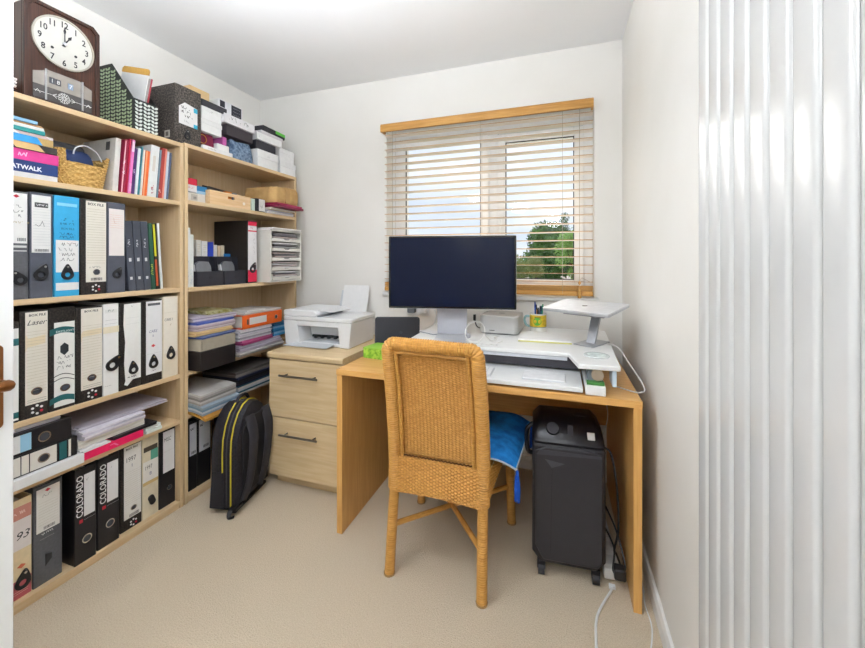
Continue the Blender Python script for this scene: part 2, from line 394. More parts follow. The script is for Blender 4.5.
for k in range(NS):
    z = ztop + (zbot - ztop) * k / (NS - 1); w = .024; tl = R(-3)
    c, s_ = math.cos(tl) * w, math.sin(tl) * w
    if sm is None:
        mb = MB().hexa([(SX0 + .465, -c, -s_), (SX1 + .465, -c, -s_), (SX1 + .465, c, s_), (SX0 + .465, c, s_),
                        (SX0 + .465, -c, -s_ + .0028), (SX1 + .465, -c, -s_ + .0028), (SX1 + .465, c, s_ + .0028), (SX0 + .465, c, s_ + .0028)])
        o = mesh_obj('slat', mb, SLATM, bl, smooth=0); o.data.materials.append(OAK); sm = o.data
        for p in o.data.polygons:
            if abs(p.normal.y) > .8: p.material_index = 1
    else:
        o = bpy.data.objects.new('slat', sm); COL.objects.link(o); o.parent = bl
    o.location = (0, -.023 + .0, z - 1.0)
bpart('bottom_rail', MB().box(SX0, SX1, 2.216, 2.264, 1.017, 1.045), OAK, bevel=.003)
for k in range(4): bpart('stacked_slat', bx(SX0, SX1, 2.219, 2.262, 1.048 + .0065 * k, 1.0525 + .0065 * k), OAK, smooth=0)
CORDM = P('B8AE9E', .8)
for px in (394, 481, 562.5):
    x = onY(px, 200, 2.24)[0]
    for yy in (2.2155, 2.266): bpart('ladder_cord', MB().tube([(x, yy, 1.03), (x, yy, 2.05)], .0009, 5), CORDM)
x = onY(579.5, 250, 2.208)[0]
bpart('pull_cord', MB().tube([(x, 2.207, 1.10), (x, 2.207, 2.045)], .0014, 5), CORDM)
bpart('pull_cord', MB().tube([(x, 2.207, 1.10), (x + .012, 2.203, 1.118), (x + .03, 2.204, 1.108), (x + .05, 2.207, 1.098), (x + .03, 2.205, 1.095), (x, 2.205, 1.10)], .0014, 5), CORDM)
bpart('cord_acorn', MB().lathe([(.003, 0), (.010, .004), (.011, .03), (.008, .05), (.006, .062), (.003, .066)], 14, (x, 2.2, 1.005)), OAK)
bpart('cord_knot', MB().lathe([(.002, -.012), (.007, -.004), (.007, .004), (.002, .012)], 10, (x, 2.2, 1.09)), OAK)

# ------------------------------------------------------------------ outside
GZ = -2.7
struct(mesh_obj('ground', MB().add([(-150, 3.5, GZ), (150, 3.5, GZ), (150, 320, GZ), (-150, 320, GZ)], [(0, 1, 2, 3)]), two_tone('verge_grass', '74754E', '8A8468', (1, 1, 1), .08, rough=.95), smooth=0))
rp = [onZ(528, 273.5, GZ + .02), onZ(574, 274, GZ + .02), onZ(570, 266.5, GZ + .02), onZ(545, 265.5, GZ + .02)]
struct(mesh_obj('road', MB().add([(-60, 82, GZ + .03), (60, 82, GZ + .03), (90, 140, GZ + .03), (-90, 140, GZ + .03)], [(0, 1, 2, 3)]), P('9A9286', .9), smooth=0))
def leaf_cloud(clumps, n, size, seed):
    rnd = random.Random(seed); mb = MB()
    tot = sum(c[3] ** 2 for c in clumps)
    for cx, cy, cz, r in clumps:
        for i in range(int(n * r * r / tot)):
            d = Vector((rnd.gauss(0, 1), rnd.gauss(0, 1), rnd.gauss(0, 1))).normalized()
            p = Vector((cx, cy, cz)) + d * r * rnd.uniform(.7, 1.05)
            a = Vector((rnd.gauss(0, 1), rnd.gauss(0, 1), rnd.gauss(0, 1))).normalized(); b = a.cross(d).normalized() * size * rnd.uniform(.6, 1.2); a = a * size * rnd.uniform(.6, 1.2)
            mb.add([p - a, p - b * .5, p + a, p + b * .5], [(0, 1, 2, 3)])
    return mb
def tree(name, label, px, dist, ztop, rx, colour, seed, zlow=None, n=5000, group=None, k=14):
    x, y, _ = onY(px, HOR, dist); rnd = random.Random(seed)
    t = thing(name, label, 'tree' if 'tree' in name else 'bush', (x, y, GZ), group=group)
    zl = GZ + (ztop - GZ) * .3 if zlow is None else zlow
    hh = (ztop - zl) / 2; zc = (ztop + zl) / 2 - GZ; cl = []
    for i in range(k):
        d = Vector((rnd.gauss(0, 1), rnd.gauss(0, 1), rnd.gauss(0, 1))).normalized() * rnd.uniform(.25, .7)
        cl.append((d.x * rx, d.y * rx, zc + d.z * hh, min(rx, hh) * rnd.uniform(.38, .6)))
    mesh_obj('foliage', leaf_cloud(cl, n, min(rx, hh) * .07, seed), two_tone('leaf_' + colour[0], colour[0], colour[1], (1, 1, 1), .9, rough=.7), t, smooth=0)
    mb = MB().cyl((0, 0, 0), (0, 0, zc), rx * .06, rx * .03, 8)
    for c in cl[:5]: mb.cyl((0, 0, zc * .7), c[:3], rx * .03, rx * .01, 6)
    mesh_obj('trunk', mb, P('5C4A38', .9), t)
def zat(py, dist, px=555): return onY(px, py, dist)[2]
tree('broad_tree', 'big dark green broadleaf tree seen through the right window pane', 556, 62, zat(220, 62), 5.6, ('2F5726', '5F8C42'), 3, zlow=zat(286, 62), n=14000)
tree('tall_tree', 'tall slim tree rising behind the broad green tree', 566, 84, zat(207, 84), 2.4, ('2A4F22', '4C7838'), 4, zlow=zat(250, 84), n=4000, k=9)
tree('willow_tree', 'light yellow green willow tree at the right edge of the pane', 572, 38, zat(205, 38), 1.5, ('6C9A40', '9CC46C'), 5, zlow=zat(300, 38), n=6000, k=16)
tree('round_bush', 'rounded olive green bush beyond the road outside', 519, 42, zat(254, 42), 2.0, ('68793E', '929F62'), 6, zlow=zat(292, 42), n=3000, k=9)
tree('low_bush', 'low pale green bush under the broad tree outside', 536, 48, zat(252, 48), 1.7, ('76844A', '9CA66C'), 7, zlow=zat(280, 48), n=3000, k=9)
tree('far_tree', 'distant round tree showing just above the monitor', 450, 90, zat(229, 90, 450), 2.6, ('6F8652', '9DB07C'), 8, zlow=zat(262, 90, 450), n=3000, k=9)
hg = MB(); rnd = random.Random(5); cl = []
for i in range(70): cl.append((-75 + i * 2.1, 150 + rnd.uniform(-3, 3), GZ + rnd.uniform(1.6, 3.6), rnd.uniform(1.5, 2.6)))
o = mesh_obj('hedgerow', leaf_cloud(cl, 9000, .35, 9), P('7E8F66', .9, var=.2, scale=.6), smooth=0); tag(o, 'long distant hedgerow along the horizon outside the window', 'hedge')
x, y, _ = onY(540, HOR, 105)
car = thing('parked_car', 'small white car parked on the distant road', 'car', (x, y, GZ + .04))
mesh_obj('car_body', MB().prism([(-2.1, .3), (2.1, .3), (2.1, .8), (1.3, .95), (.8, 1.4), (-1.0, 1.4), (-1.8, .95), (-2.1, .9)], XZ, -.8, .8), P('E8E8E8', .3), car, bevel=.06)
for wx in (-1.3, 1.3):
    for wy in (-.8, .6): mesh_obj('wheel', MB().cyl((wx, wy, .32), (wx, wy + .2, .32), .32, n=16), BLACKP, car)

# ------------------------------------------------------------------ bookcases
BX, BXB = -1.761, -2.062     # front and back of the bookcases
def bookcase(label, y0, y1, ztop, shelves):
    t = thing('bookcase', label, 'bookcase', ((BX + BXB) / 2, (y0 + y1) / 2, 0), group='maple bookcases along the left wall')
    o = Vector(t.location); th = .018
    def part(n, a, mat):
        m = bx(*a); m.v = [tuple(Vector(p) - o) for p in m.v]; return mesh_obj(n, m, mat, t, bevel=.0012, seg=1, smooth=0)
    part('top_board', (BXB, BX, y0, y1, ztop - .02, ztop), MAPLE_H)
    part('side_panel', (BXB, BX, y0, y0 + th, 0, ztop - .0205), MAPLE); part('side_panel', (BXB, BX, y1 - th, y1, 0, ztop - .0205), MAPLE)
    part('back_panel', (BXB, BXB + .006, y0 + th + .0005, y1 - th - .0005, .04, ztop - .021), MAPLE)
    for z in shelves: part('shelf', (BXB + .0065, BX - .001, y0 + th + .0004, y1 - th - .0004, z - .02, z), MAPLE_H)
    part('plinth', (BX - .02, BX - .004, y0 + th + .0005, y1 - th - .0005, 0, .0135), MAPLE_H)
    return t
SH1 = (1.503, 1.078, .657, .433, .034)
SH2 = (1.515, 1.075, .657, .44, .034)
bookcase('maple bookcase nearest the door, its lower shelves full of upright files', .545, 1.370, 1.79, SH1)
bookcase('maple bookcase in the corner beside the filing cabinet', 1.376, 2.212, 1.797, SH2)

# ------------------------------------------------------------------ filing cabinet
fc = thing('filing_cabinet', 'pale maple two drawer filing cabinet under the printer', 'cabinet', (-1.262, 1.95, 0))
def local(t):
    o = Vector(t.location)
    def part(n, m, mat, parent=None, **k):
        m.v = [tuple(Vector(p) - o) for p in m.v]; return mesh_obj(n, m, mat, parent or t, **k)
    return part
cp = local(fc)
cp('cabinet_body', bx(-1.489, -1.036, 1.668, 2.245, .055, .688), CABM, bevel=.001)
cp('cabinet_top', MB().prism([(1.642, .690), (1.638, .697), (1.638, .713), (1.644, .72), (2.245, .72), (2.245, .690)], lambda a, b, d: (d, a, b), -1.497, -1.028), CABM, bevel=.001, smooth=30)
cp('plinth', bx(-1.480, -1.045, 1.70, 2.24, 0, .054), CABM)
for z0, z1 in ((.378, .683), (.062, .371)):
    d = cp('drawer', bx(-1.488, -1.037, 1.648, 1.667, z0, z1), CABM, bevel=.0015)
    zh = z1 - .075; xa, xb = -1.40, -1.165
    cp('handle', MB().cyl((xa, 1.617, zh), (xb, 1.617, zh), .0055, n=12).cyl((xa + .03, 1.619, zh), (xa + .03, 1.6475, zh), .0045, n=8).cyl((xb - .03, 1.619, zh), (xb - .03, 1.6475, zh), .0045, n=8), STEEL, d)

# ------------------------------------------------------------------ desk
dk = thing('desk', 'beech wooden desk under the window with the computer on it', 'desk', (-.336, 1.85, 0))
dp = local(dk)
DKX0, DKX1, DKY0, DKY1, DKZ = -.942, .268, 1.449, 2.248, .73
dp('desk_top', bx(DKX0, DKX1, DKY0, DKY1, .705, DKZ), BEECH, bevel=.0015)
for x0 in (DKX0 + .001, DKX1 - .028): dp('side_panel', bx(x0, x0 + .027, DKY0 + .004, DKY1 - .001, 0, .704), BEECH_V, bevel=.001)
dp('modesty_panel', bx(DKX0 + .029, DKX1 - .029, 2.18, 2.198, .34, .704), BEECH, bevel=.001)
for x0 in (DKX0 + .03, DKX1 - .06):
    for y0 in (1.56, 2.05): dp('corner_block', bx(x0, x0 + .03, y0, y0 + .03, .674, .7045), BEECH_V)

# ------------------------------------------------------------------ wicker chair
ch = thing('wicker_chair', 'honey brown wicker dining chair pulled up to the desk', 'chair', (-.44, 1.53, 0))
chp = local(ch)
def ripple(path, r, pitch, n=12, amp=.055, res=6):
    """wrapped cane: a tube whose radius ripples along its length"""
    P_ = [Vector(p) for p in path]; L = [0]
    for a, b in zip(P_, P_[1:]): L.append(L[-1] + (b - a).length)
    N = max(8, int(L[-1] / pitch * res)); pts = []
    for i in range(N + 1):
        d = L[-1] * i / N; k = max(j for j in range(len(L)) if L[j] <= d + 1e-9); k = min(k, len(P_) - 2)
        pts.append(P_[k].lerp(P_[k + 1], (d - L[k]) / (L[k + 1] - L[k])))
    fn = r if callable(r) else (lambda t: r)
    def rf(t):
        q = fn(t); m = 1 + amp * math.sin(2 * math.pi * t * L[-1] / pitch)
        return (q[0] * m, q[1] * m) if isinstance(q, tuple) else q * m
    return MB().tube(pts, 0, n, True, rf)
def bez(p, n=24):
    """smooth curve through points"""
    p = [Vector(q) for q in p]; out = []
    for i in range(len(p) - 1):
        a = p[max(i - 1, 0)]; b = p[i]; c = p[i + 1]; d = p[min(i + 2, len(p) - 1)]
        for k in range(n):
            t = k / n; out.append(.5 * ((2 * b) + (c - a) * t + (2 * a - 5 * b + 4 * c - d) * t * t + (3 * b - a - 3 * c + d) * t ** 3))
    out.append(p[-1]); return out
def woven(fn, U, V, amp, ru=4, rv=4):
    """basket weave relief over fn(u,v)->(point, normal)"""
    def g(u, v):
        p, n = fn(u, v); j = int(v * V)
        h = math.sin(math.pi * U * u + math.pi * j) * abs(math.sin(math.pi * V * v))
        return Vector(p) + Vector(n) * h * amp
    return MB().grid(g, U * ru, V * rv)
cxm = -.433
yb_pts = [(.30, 1.336), (.45, 1.333), (.60, 1.312), (.75, 1.28), (.93, 1.232)]
def yb(z):
    for (z0, y0), (z1, y1) in zip(yb_pts, yb_pts[1:]):
        if z <= z1: return y0 + (y1 - y0) * (z - z0) / (z1 - z0)
    return yb_pts[-1][1]
FXL, FXR = -.606, -.262   # centre lines of the back's uprights
sk = lambda z: .028 * (z - .34)      # small lean of the back in x
leg_r = lambda t: .0195 - .002 * t
for bot, top in (((-.627, 1.332, 0), (FXL - .002, 1.338, .34)), ((-.262, 1.318, 0), (FXR + .0, 1.336, .34)), ((-.212, 1.768, 0), (-.222, 1.755, .40)), ((-.66, 1.775, 0), (-.652, 1.765, .40))):
    l = chp('leg', ripple([bot, top], lambda t: .019, .008, 12, .045, 5), WICKER_H)
    chp('foot', MB().cyl((bot[0], bot[1], 0), (bot[0], bot[1], .006), .021, .022, 14), P('A8875A', .8), l)
# back frame: up the left, across the top, down the right
xl = lambda z: FXL + sk(z)
xr = lambda z: FXR + .001 + .004 * math.sin(math.pi * (z - .3) / .6)
ZT = .914
def arc(cx_, cz_, r_, a0, a1, n=6): return [(cx_ + r_ * math.cos(R(a0 + (a1 - a0) * i / n)), yb(cz_), cz_ + r_ * math.sin(R(a0 + (a1 - a0) * i / n))) for i in range(n + 1)]
path = [(xl(z), yb(z), z) for z in [.34 + .05 * i for i in range(11)]]
path += arc(xl(.9) + .026, ZT - .026, .026, 180, 90, 8)
path += [(FXL + .1, yb(.912), ZT + .0005), (cxm, yb(.912), ZT), (FXR - .1, yb(.91), .912)]
path += arc(xr(.9) - .026, .910 - .026, .026, 90, 0, 8)
path += [(xr(z), yb(z), z) for z in [.84 - .05 * i for i in range(11)]]
chp('back_frame', ripple(bez(path, 4), lambda t: (.0245, .0235), .009, 14, .07, 5), WICKER_H)
for fx in (lambda z: xl(z) + .033, lambda z: xr(z) - .033): chp('inner_rib', ripple(bez([(fx(z), yb(z) - .006, z) for z in (.46, .55, .65, .75, .85, .892)], 6), .007, .009, 8, .06, 4), WICKER_H)
chp('inner_rib', ripple(bez([(FXL + .03, yb(.884) - .005, .884), (cxm, yb(.884) - .005, .885), (FXR - .028, yb(.88) - .005, .880)], 8), .007, .009, 8, .06, 4), WICKER_H)
zb0, zb1 = .475, .895
def bpan(u, v):
    z = zb0 + (zb1 - zb0) * v; a, b = xl(z) + .02, xr(z) - .02
    return ((a + (b - a) * u, yb(z) + .012, z), (0, -1, -.2))
chp('back_panel', woven(bpan, 22, 92, .003), WICKER)
sh_ = P('5A3716', .9)
chp('seam_cord', MB().tube([(FXL + .03 + (FXR - FXL - .06) * i / 40, yb(.473) - .004 + .002 * (i % 2), .473 + .0015 * (i % 2)) for i in range(41)], .0028, 6), sh_)
def apron(a, b, z0, z1, nrm, bow=0, yfun=None):
    a = Vector(a); b = Vector(b); n = Vector(nrm)
    def fn(u, v):
        z = z0 + (z1 - z0) * v; p = a.lerp(b, u)
        return ((p.x, p.y, z + bow * math.sin(math.pi * u) * (1 - v)), n)
    return fn
chp('seat_apron', woven(apron((FXL - .002, 1.318), (FXR + .004, 1.314), .33, .472, (0, -1, 0), .008), 30, 22, .0036), WICKER)
chp('seat_apron', woven(apron((FXR + .02, 1.335), (-.206, 1.755), .345, .455, (1, 0, 0), .035), 34, 17, .0036), WICKER)
chp('seat_apron', woven(apron((FXL - .02, 1.335), (-.668, 1.765), .345, .455, (-1, 0, 0), .035), 34, 17, .0036), WICKER)
chp('seat_apron', woven(apron((-.66, 1.785), (-.21, 1.775), .345, .455, (0, 1, 0), .02), 34, 17, .0036), WICKER)
def seatfn(u, v):
    y = 1.335 + (1.78 - 1.335) * v; x0 = FXL - .018 - .048 * v; x1 = FXR + .018 + .038 * v
    return ((x0 + (x1 - x0) * u, y, .455), (0, 0, 1))
chp('seat', woven(seatfn, 42, 42, .002, 3, 3), WICKER)
mid = (-.435, 1.55, .172)
for a, b in (((-.614, 1.338, .19), (-.216, 1.762, .175)), ((-.262, 1.327, .175), (-.655, 1.769, .19))):
    chp('stretcher', ripple([a, mid if a[0] < -.5 else (mid[0], mid[1], mid[2] + .0), b], .0105, .008, 10, .03, 4), WICKER_H)

# ------------------------------------------------------------------ blue cushion on the chair
cu = thing('seat_cushion', 'flat blue velvet cushion with tassels on the wicker chair seat', 'cushion', (-.36, 1.62, .462), (0, 0, R(-3)))
BLUE = two_tone('blue_velvet', '0E5FA6', '1F86D2', (1, 1, 1), 25, rough=.8)
def cush(u, v):
    x = (u - .5) * .44; y = (v - .5) * .43
    e = (1 - abs(2 * u - 1) ** 5) * (1 - abs(2 * v - 1) ** 5)
    hang = max(0, x - .14) ** 1.5 * .9
    return x, y, e, hang
def cush_top(u, v):
    x, y, e, hg = cush(u, v); return (x, y, .012 + .03 * e ** .6 - hg + .003 * math.sin(9 * u + 7 * v))
def cush_bot(u, v):
    x, y, e, hg = cush(u, v); return (x, y, .010 - .007 * e - hg)
mb = MB().grid(cush_top, 28, 28).grid(cush_bot, 28, 28)
mesh_obj('cushion_cover', mb, BLUE, cu, smooth=60)
edge = [cush_top(u, 0) for u in [i / 20 for i in range(21)]] + [cush_top(1, i / 20) for i in range(1, 21)] + [cush_top(1 - i / 20, 1) for i in range(1, 21)] + [cush_top(0, 1 - i / 20) for i in range(1, 21)]
mesh_obj('piping', MB().tube([(x, y, z - .001) for x, y, z in edge], .0035, 6), P('B9C4C8', .8), cu)
def tassel(c):
    x, y, z = c; rnd = random.Random(4)
    t = mesh_obj('tassel', MB().lathe([(.002, 0), (.006, -.006), (.006, -.016), (.004, -.02), (.0085, -.03), (.009, -.105), (.001, -.106)], 12, (x, y, z)), P('0F4FB4', .85, var=.3, scale=300), cu)
    mb = MB()
    for k in range(18):
        a = k / 18 * 2 * math.pi; mb.tube([(x + .006 * math.cos(a), y + .006 * math.sin(a), z - .022), (x + .0095 * math.cos(a), y + .0095 * math.sin(a), z - .06), (x + .009 * math.cos(a), y + .009 * math.sin(a), z - .112 - rnd.uniform(0, .006))], .0013, 5)
    s = mesh_obj('fringe', mb, P('0F4FB4', .85, var=.3, scale=300), t); s['kind'] = 'stuff'
c0 = cush_top(1, 0); tassel((c0[0] + .004, c0[1] + .004, c0[2] - .003))
c0 = cush_top(1, 1); tassel((c0[0] + .004, c0[1] - .004, c0[2] - .003))

# ------------------------------------------------------------------ files and boxes standing on the shelves of the bookcase by the door
UP, UY, UX = Vector((0, 0, 1)), Vector((0, 1, 0)), Vector((1, 0, 0))
EPS = .0008
ILL = {'LEVER ARCH', 'FILE', 'leverarch', 'LEVER', 'NOTES', 'COLLECTED', 'ATLAS', 'GUIDE', 'NEW', 'HANDBOOK', '1990', '1991', 'ARCHIVE', 'TRANSFER'}   # print too small to read: letter-like strokes only
def deco(t, body, w, h, elements, seed=1):
    """print, labels and fittings on a spine lying in local x=0, y 0..w, z 0..h"""
    x = .0006; k = 0
    for e in elements:
        k += 1; kind = e[0]; xx = x + .00012 * k
        if kind == 'rect':
            u0, u1, v0, v1, col = e[1:6]; mesh_obj(e[6] if len(e) > 6 else 'spine_label', bx(0, xx, u0 * w, u1 * w, v0 * h, v1 * h), P(col, .6, var=.02), t, smooth=0)
        elif kind == 'poly':
            _, pts, col, nm = e; mesh_obj(nm, MB().prism([(u * w, v * h) for u, v in pts], YZ, 0, xx), P(col, .6, var=.02), t, smooth=0)
        elif kind == 'text':
            _, s, u, v, size, col = e[:6]; opt = e[6] if len(e) > 6 else {}
            if opt.get('vert'): xd, yd = UP, -UY
            else: xd, yd = UY, UP
            if s in ILL:
                scribble(P(col, .6), t, (xx + .0005, u * w, v * h), xd, yd, .6 * size * len(s) * opt.get('sx', 1) * .85, size * 1.1, 1, seed * 5 + k, name='lettering', t=size * .13); continue
            lettering(s, size, P(col, .6), t, (xx + .0005, u * w, v * h), xd, yd, sx=opt.get('sx', 1), shear=opt.get('shear', 0), bold=opt.get('bold', 0), align=opt.get('align', 'LEFT'))
        elif kind == 'scrib':
            _, u0, u1, v0, v1, n, col = e[:7]; scribble(P(col, .7), t, (xx + .0005, u0 * w, v0 * h), UY, UP, (u1 - u0) * w, (v1 - v0) * h, n, seed * 7 + k, t=e[7] if len(e) > 7 else .0012)
        elif kind == 'rules':
            _, u0, u1, v0, v1, n, col = e; mb = MB()
            for i in range(n):
                z = (v0 + (v1 - v0) * i / max(1, n - 1)) * h; mb.add([(xx + .0004, u0 * w, z), (xx + .0004, u1 * w, z), (xx + .0004, u1 * w, z + .0009), (xx + .0004, u0 * w, z + .0009)], [(0, 1, 2, 3)])
            o = mesh_obj('ruled_lines', mb, P(col, .7), t, smooth=0); o['kind'] = 'stuff'
        elif kind == 'bars':
            _, u0, u1, v0, v1 = e; mb = MB(); rnd = random.Random(seed); y = u0 * w
            while y < u1 * w:
                q = rnd.uniform(.0006, .0018); mb.add([(xx + .0004, y, v0 * h), (xx + .0004, y + q, v0 * h), (xx + .0004, y + q, v1 * h), (xx + .0004, y, v1 * h)], [(0, 1, 2, 3)]); y += q + rnd.uniform(.0006, .0016)
            o = mesh_obj('barcode', mb, INK, t, smooth=0); o['kind'] = 'stuff'
        elif kind == 'pull':      # black plastic finger tab: a teardrop with a hole
            _, u, v, L, ang = e; n = 24; out = []
            for i in range(n):
                a = 2 * math.pi * i / n; rr = L * .37
                px, py = rr * math.cos(a), rr * math.sin(a)
                if py > 0: px *= 1 - .5 * (py / rr) ** 1.3; py *= 2.1
                out.append((px, py))
            inn = circ(L * .17, n); A = R(ang); ca, sa = math.cos(A), math.sin(A); rot = lambda p: (u * w + p[0] * ca - p[1] * sa, v * h + p[0] * sa + p[1] * ca)
            o = mesh_obj('finger_tab', MB().ring([rot(p) for p in out], [rot(p) for p in inn], YZ, .0006, .006), P('17181C', .35), t, bevel=.001)
            c = rot((0, L * .56)); mesh_obj('rivet', MB().prism(circ(L * .07, 10, c[0], c[1]), YZ, .006, .0075), CHROME, o)
        elif kind == 'tabslab':   # rubber oval tab
            _, u, v, L, ang = e; A = R(ang); ca, sa = math.cos(A), math.sin(A)
            mesh_obj('finger_tab', MB().prism([(u * w + a * ca - b * sa, v * h + a * sa + b * ca) for a, b in rrect(L * .55, L, L * .25, 4)], YZ, .0005, .006), P('17181C', .4), t, bevel=.0015)
        elif kind == 'hole':      # metal ringed finger hole
            _, u, v, r = e[:4]; ry = r * (e[4] if len(e) > 4 else 1)
            o = mesh_obj('finger_ring', MB().ring(circ(r, 24, u * w, v * h, ry), circ(r * .78, 24, u * w, v * h, ry * .78), YZ, .0004, .0025), CHROME, t)
            mesh_obj('finger_hole', MB().prism(circ(r * .78, 24, u * w, v * h, ry * .78), YZ, 0, .0012), P('3A3D44', .3), o)
        elif kind == 'dots':      # ring of dots printed at the foot of a box file
            _, u, v, r = e; mb = MB()
            for i in range(6):
                a = R(60 * i + 30)
                if i == 5: continue
                mb.prism(circ(r * .3, 8, u * w + r * math.cos(a), v * h + r * math.sin(a)), YZ, 0, xx)
            o = mesh_obj('printed_dots', mb, PAPER, t, smooth=0); o['kind'] = 'stuff'
            a = R(330); mesh_obj('red_dot', MB().prism(circ(r * .32, 10, u * w + r * math.cos(a), v * h + r * math.sin(a)), YZ, 0, xx + .0003), P('D21E3C', .6), t, smooth=0)
        elif kind == 'diamond':
            _, u, v, r, col = e; mesh_obj('printed_emblem', MB().prism([(u * w - r * 1.4, v * h), (u * w, v * h - r), (u * w + r * 1.4, v * h), (u * w, v * h + r)], YZ, 0, xx + .0002), P(col, .6), t, smooth=0)
        elif kind == 'arcband':   # curved band across the spine
            _, v0, v1, rise, col, nm = e; pts = []
            for i in range(9): u = .03 + .94 * i / 8; pts.append((u * w, v0 * h + rise * math.sin(math.pi * i / 8)))
            for i in range(8, -1, -1): u = .03 + .94 * i / 8; pts.append((u * w, v1 * h + rise * math.sin(math.pi * i / 8)))
            mesh_obj(nm, MB().prism(pts, YZ, 0, xx), P(col, .6), t, smooth=0)
def file_at(name, label, cat, y0, w, z0, h, xf, depth, mat, elements, style='lever', lean=0, group=None, seed=1, rot=None, cap=None):
    t = thing(name, label, cat, (xf, y0 + EPS, z0 + .0004), rot or (R(-lean), 0, 0), group)
    w -= 2 * EPS
    if style == 'box':
        b = mesh_obj('file_body', bx(-depth, 0, 0, w, 0, h), mat, t, bevel=.0015, seg=1)
        mesh_obj('lid_seam', bx(-depth + .004, -.004, w * .16, w * .16 + .0012, h - .0002, h + .0004), P('0C0B0B', .8), t, smooth=0)
    else:
        c = .0032
        m = MB().prism([(-depth, 0), (-.002, 0), (0, .002), (0, w - .002), (-.002, w), (-depth, w), (-depth, w - c), (-c, w - c), (-c, c), (-depth, c)], XY, 0, h)
        b = mesh_obj('file_cover', m, mat, t, smooth=0)
        mesh_obj('paper_block', bx(-depth + .012, -.02, c + .004, w - c - .006, .012, h - .022), PAGES, t, smooth=0)
    deco(t, b, w, h, elements, seed)
    return t
GRP = 'files standing in the bookcase by the door'
def shelf_file(name, label, px0, px1, ytop, z0, elements, mat, style='lever', xf=-1.772, depth=.26, lean=0, seed=1, cat='file', group=GRP):
    y0, y1 = YX(px0, xf), YX(px1, xf)
    if y0 < 1.36: y1 = min(y1, 1.3505)
    h = min(onX((px0 + px1) / 2, ytop, xf)[2] - z0, .369 if z0 < .1 else .4)
    return file_at(name, label, cat, y0, y1 - y0, z0, h, xf, depth, mat, elements, style, lean, group, seed)
W, CR, TEAL, CYAN = 'EEEDEA', 'E9E3D6', '1F5F62', '45B3DA'
Z2, Z3, Z4, Z5 = SH1[1], SH1[2], SH1[3], SH1[4]
DG = P('55565A', .5, var=.12, scale=120)
# second shelf
shelf_file('lever_arch_file', 'dark grey lever arch file with red diamond label, beside the door', 9, 28.6, 191.5, Z2,
           [('rect', .1, .93, .52, .985, W), ('diamond', .35, .955, .006, 'C8283C'), ('scrib', .15, .9, .75, .88, 3, '444444'), ('text', 'LEVER ARCH', .16, .70, .009, 'B9A77C'), ('bars', .4, .85, .54, .57), ('rect', .12, .9, .48, .5, 'D0D0CE', 'printed_name'), ('rect', .2, .9, .445, .455, 'D0D0CE', 'printed_name'), ('pull', .55, .18, .05, 30)], DG, seed=2)
shelf_file('lever_arch_file', 'slate grey lever arch file with white label and black triangular finger tab', 29.4, 53.2, 193, Z2,
           [('rect', .08, .9, .43, .975, W), ('rect', .2, .78, .86, .905, '4A4A4C', 'printed_name'), ('text', 'LEVER ARCH', .24, .868, .009, 'EEEEEE'), ('rules', .12, .86, .5, .84, 14, 'CFCFCF'), ('scrib', .15, .85, .66, .74, 1, '333333'), ('bars', .2, .8, .44, .465), ('pull', .45, .22, .055, -20)], SLATE, seed=3)
shelf_file('archive_box', 'bright cyan blue cardboard archive file with white panel', 54, 79.6, 196.5, Z2,
           [('rect', .06, .97, .24, .56, W), ('rect', .06, .97, .06, .135, W), ('rect', .1, .9, .9, .93, '8FD3EA', 'printed_name'), ('text', 'ARCHIVE', .2, .745, .013, '123F66'), ('text', 'TRANSFER', .2, .705, .011, '123F66'), ('text', 'BOX FILE', .25, .665, .010, '123F66'), ('scrib', .15, .9, .57, .64, 2, '1B3A6A'), ('scrib', .15, .95, .34, .54, 4, '555555'), ('pull', .5, .215, .052, 0)], P('38A6D6', .5, var=.05), 'box', xf=-1.768, seed=4)
shelf_file('box_file', 'upright black box file with ruled cream label next to the cyan file', 80.2, 106.6, 200, Z2,
           [('rect', .2, .985, .13, .985, CR), ('text', 'BOX FILE', .26, .94, .0135, '333333', {'bold': .02}), ('rules', .24, .95, .33, .9, 22, 'B9AF97'), ('scrib', .3, .9, .27, .3, 1, '777777', .0008), ('hole', .6, .235, .012), ('bars', .38, .82, .145, .175), ('dots', .58, .065, .012)], MARBLED_D, 'box', xf=-1.764, seed=5)
shelf_file('lever_arch_file', 'slate lever arch file with tall pinkish white label beside dark books', 107.2, 125.6, 203, Z2,
           [('rect', .08, .92, .41, .93, 'EFE6E1'), ('rules', .12, .88, .72, .86, 7, 'E3B9A6'), ('scrib', .15, .8, .75, .84, 1, 'C79A88'), ('pull', .5, .2, .045, -25)], SLATE, seed=6)
# third shelf
Xg = -1.768
shelf_file('box_file', 'white box file with teal bands half hidden by the door', 6, 19.2, 322, Z3,
           [('rect', .2, .97, .02, .93, W), ('rect', .2, .97, .76, .83, TEAL, 'label_band'), ('rect', .2, .97, .04, .1, TEAL, 'label_band')], MARBLED_D, 'box', xf=Xg, seed=7)
boxel = [('rect', .185, .985, .125, .985, CR), ('text', 'BOX FILE', .30, .945, .0115, '333333', {'bold': .02}), ('rules', .22, .95, .25, .80, 20, 'C4BAA2'), ('hole', .58, .24, .0155, .85), ('rules', .25, .95, .145, .165, 2, '333333'), ('dots', .6, .065, .014)]
shelf_file('box_file', 'black box file with handwritten name on torn ruled label, beside door handle', 19.4, 48.2, 310.5, Z3, boxel[:2] + [('text', 'Laser', .22, .865, .025, '151515', {'shear': .45, 'sx': .95}), ('poly', [(.19, .62), (.26, .66), (.9, .68), (.9, .76), (.3, .74), (.19, .78)], 'EBDCBB', 'torn_patch')] + boxel[2:], MARBLED_D, 'box', xf=Xg, seed=8)
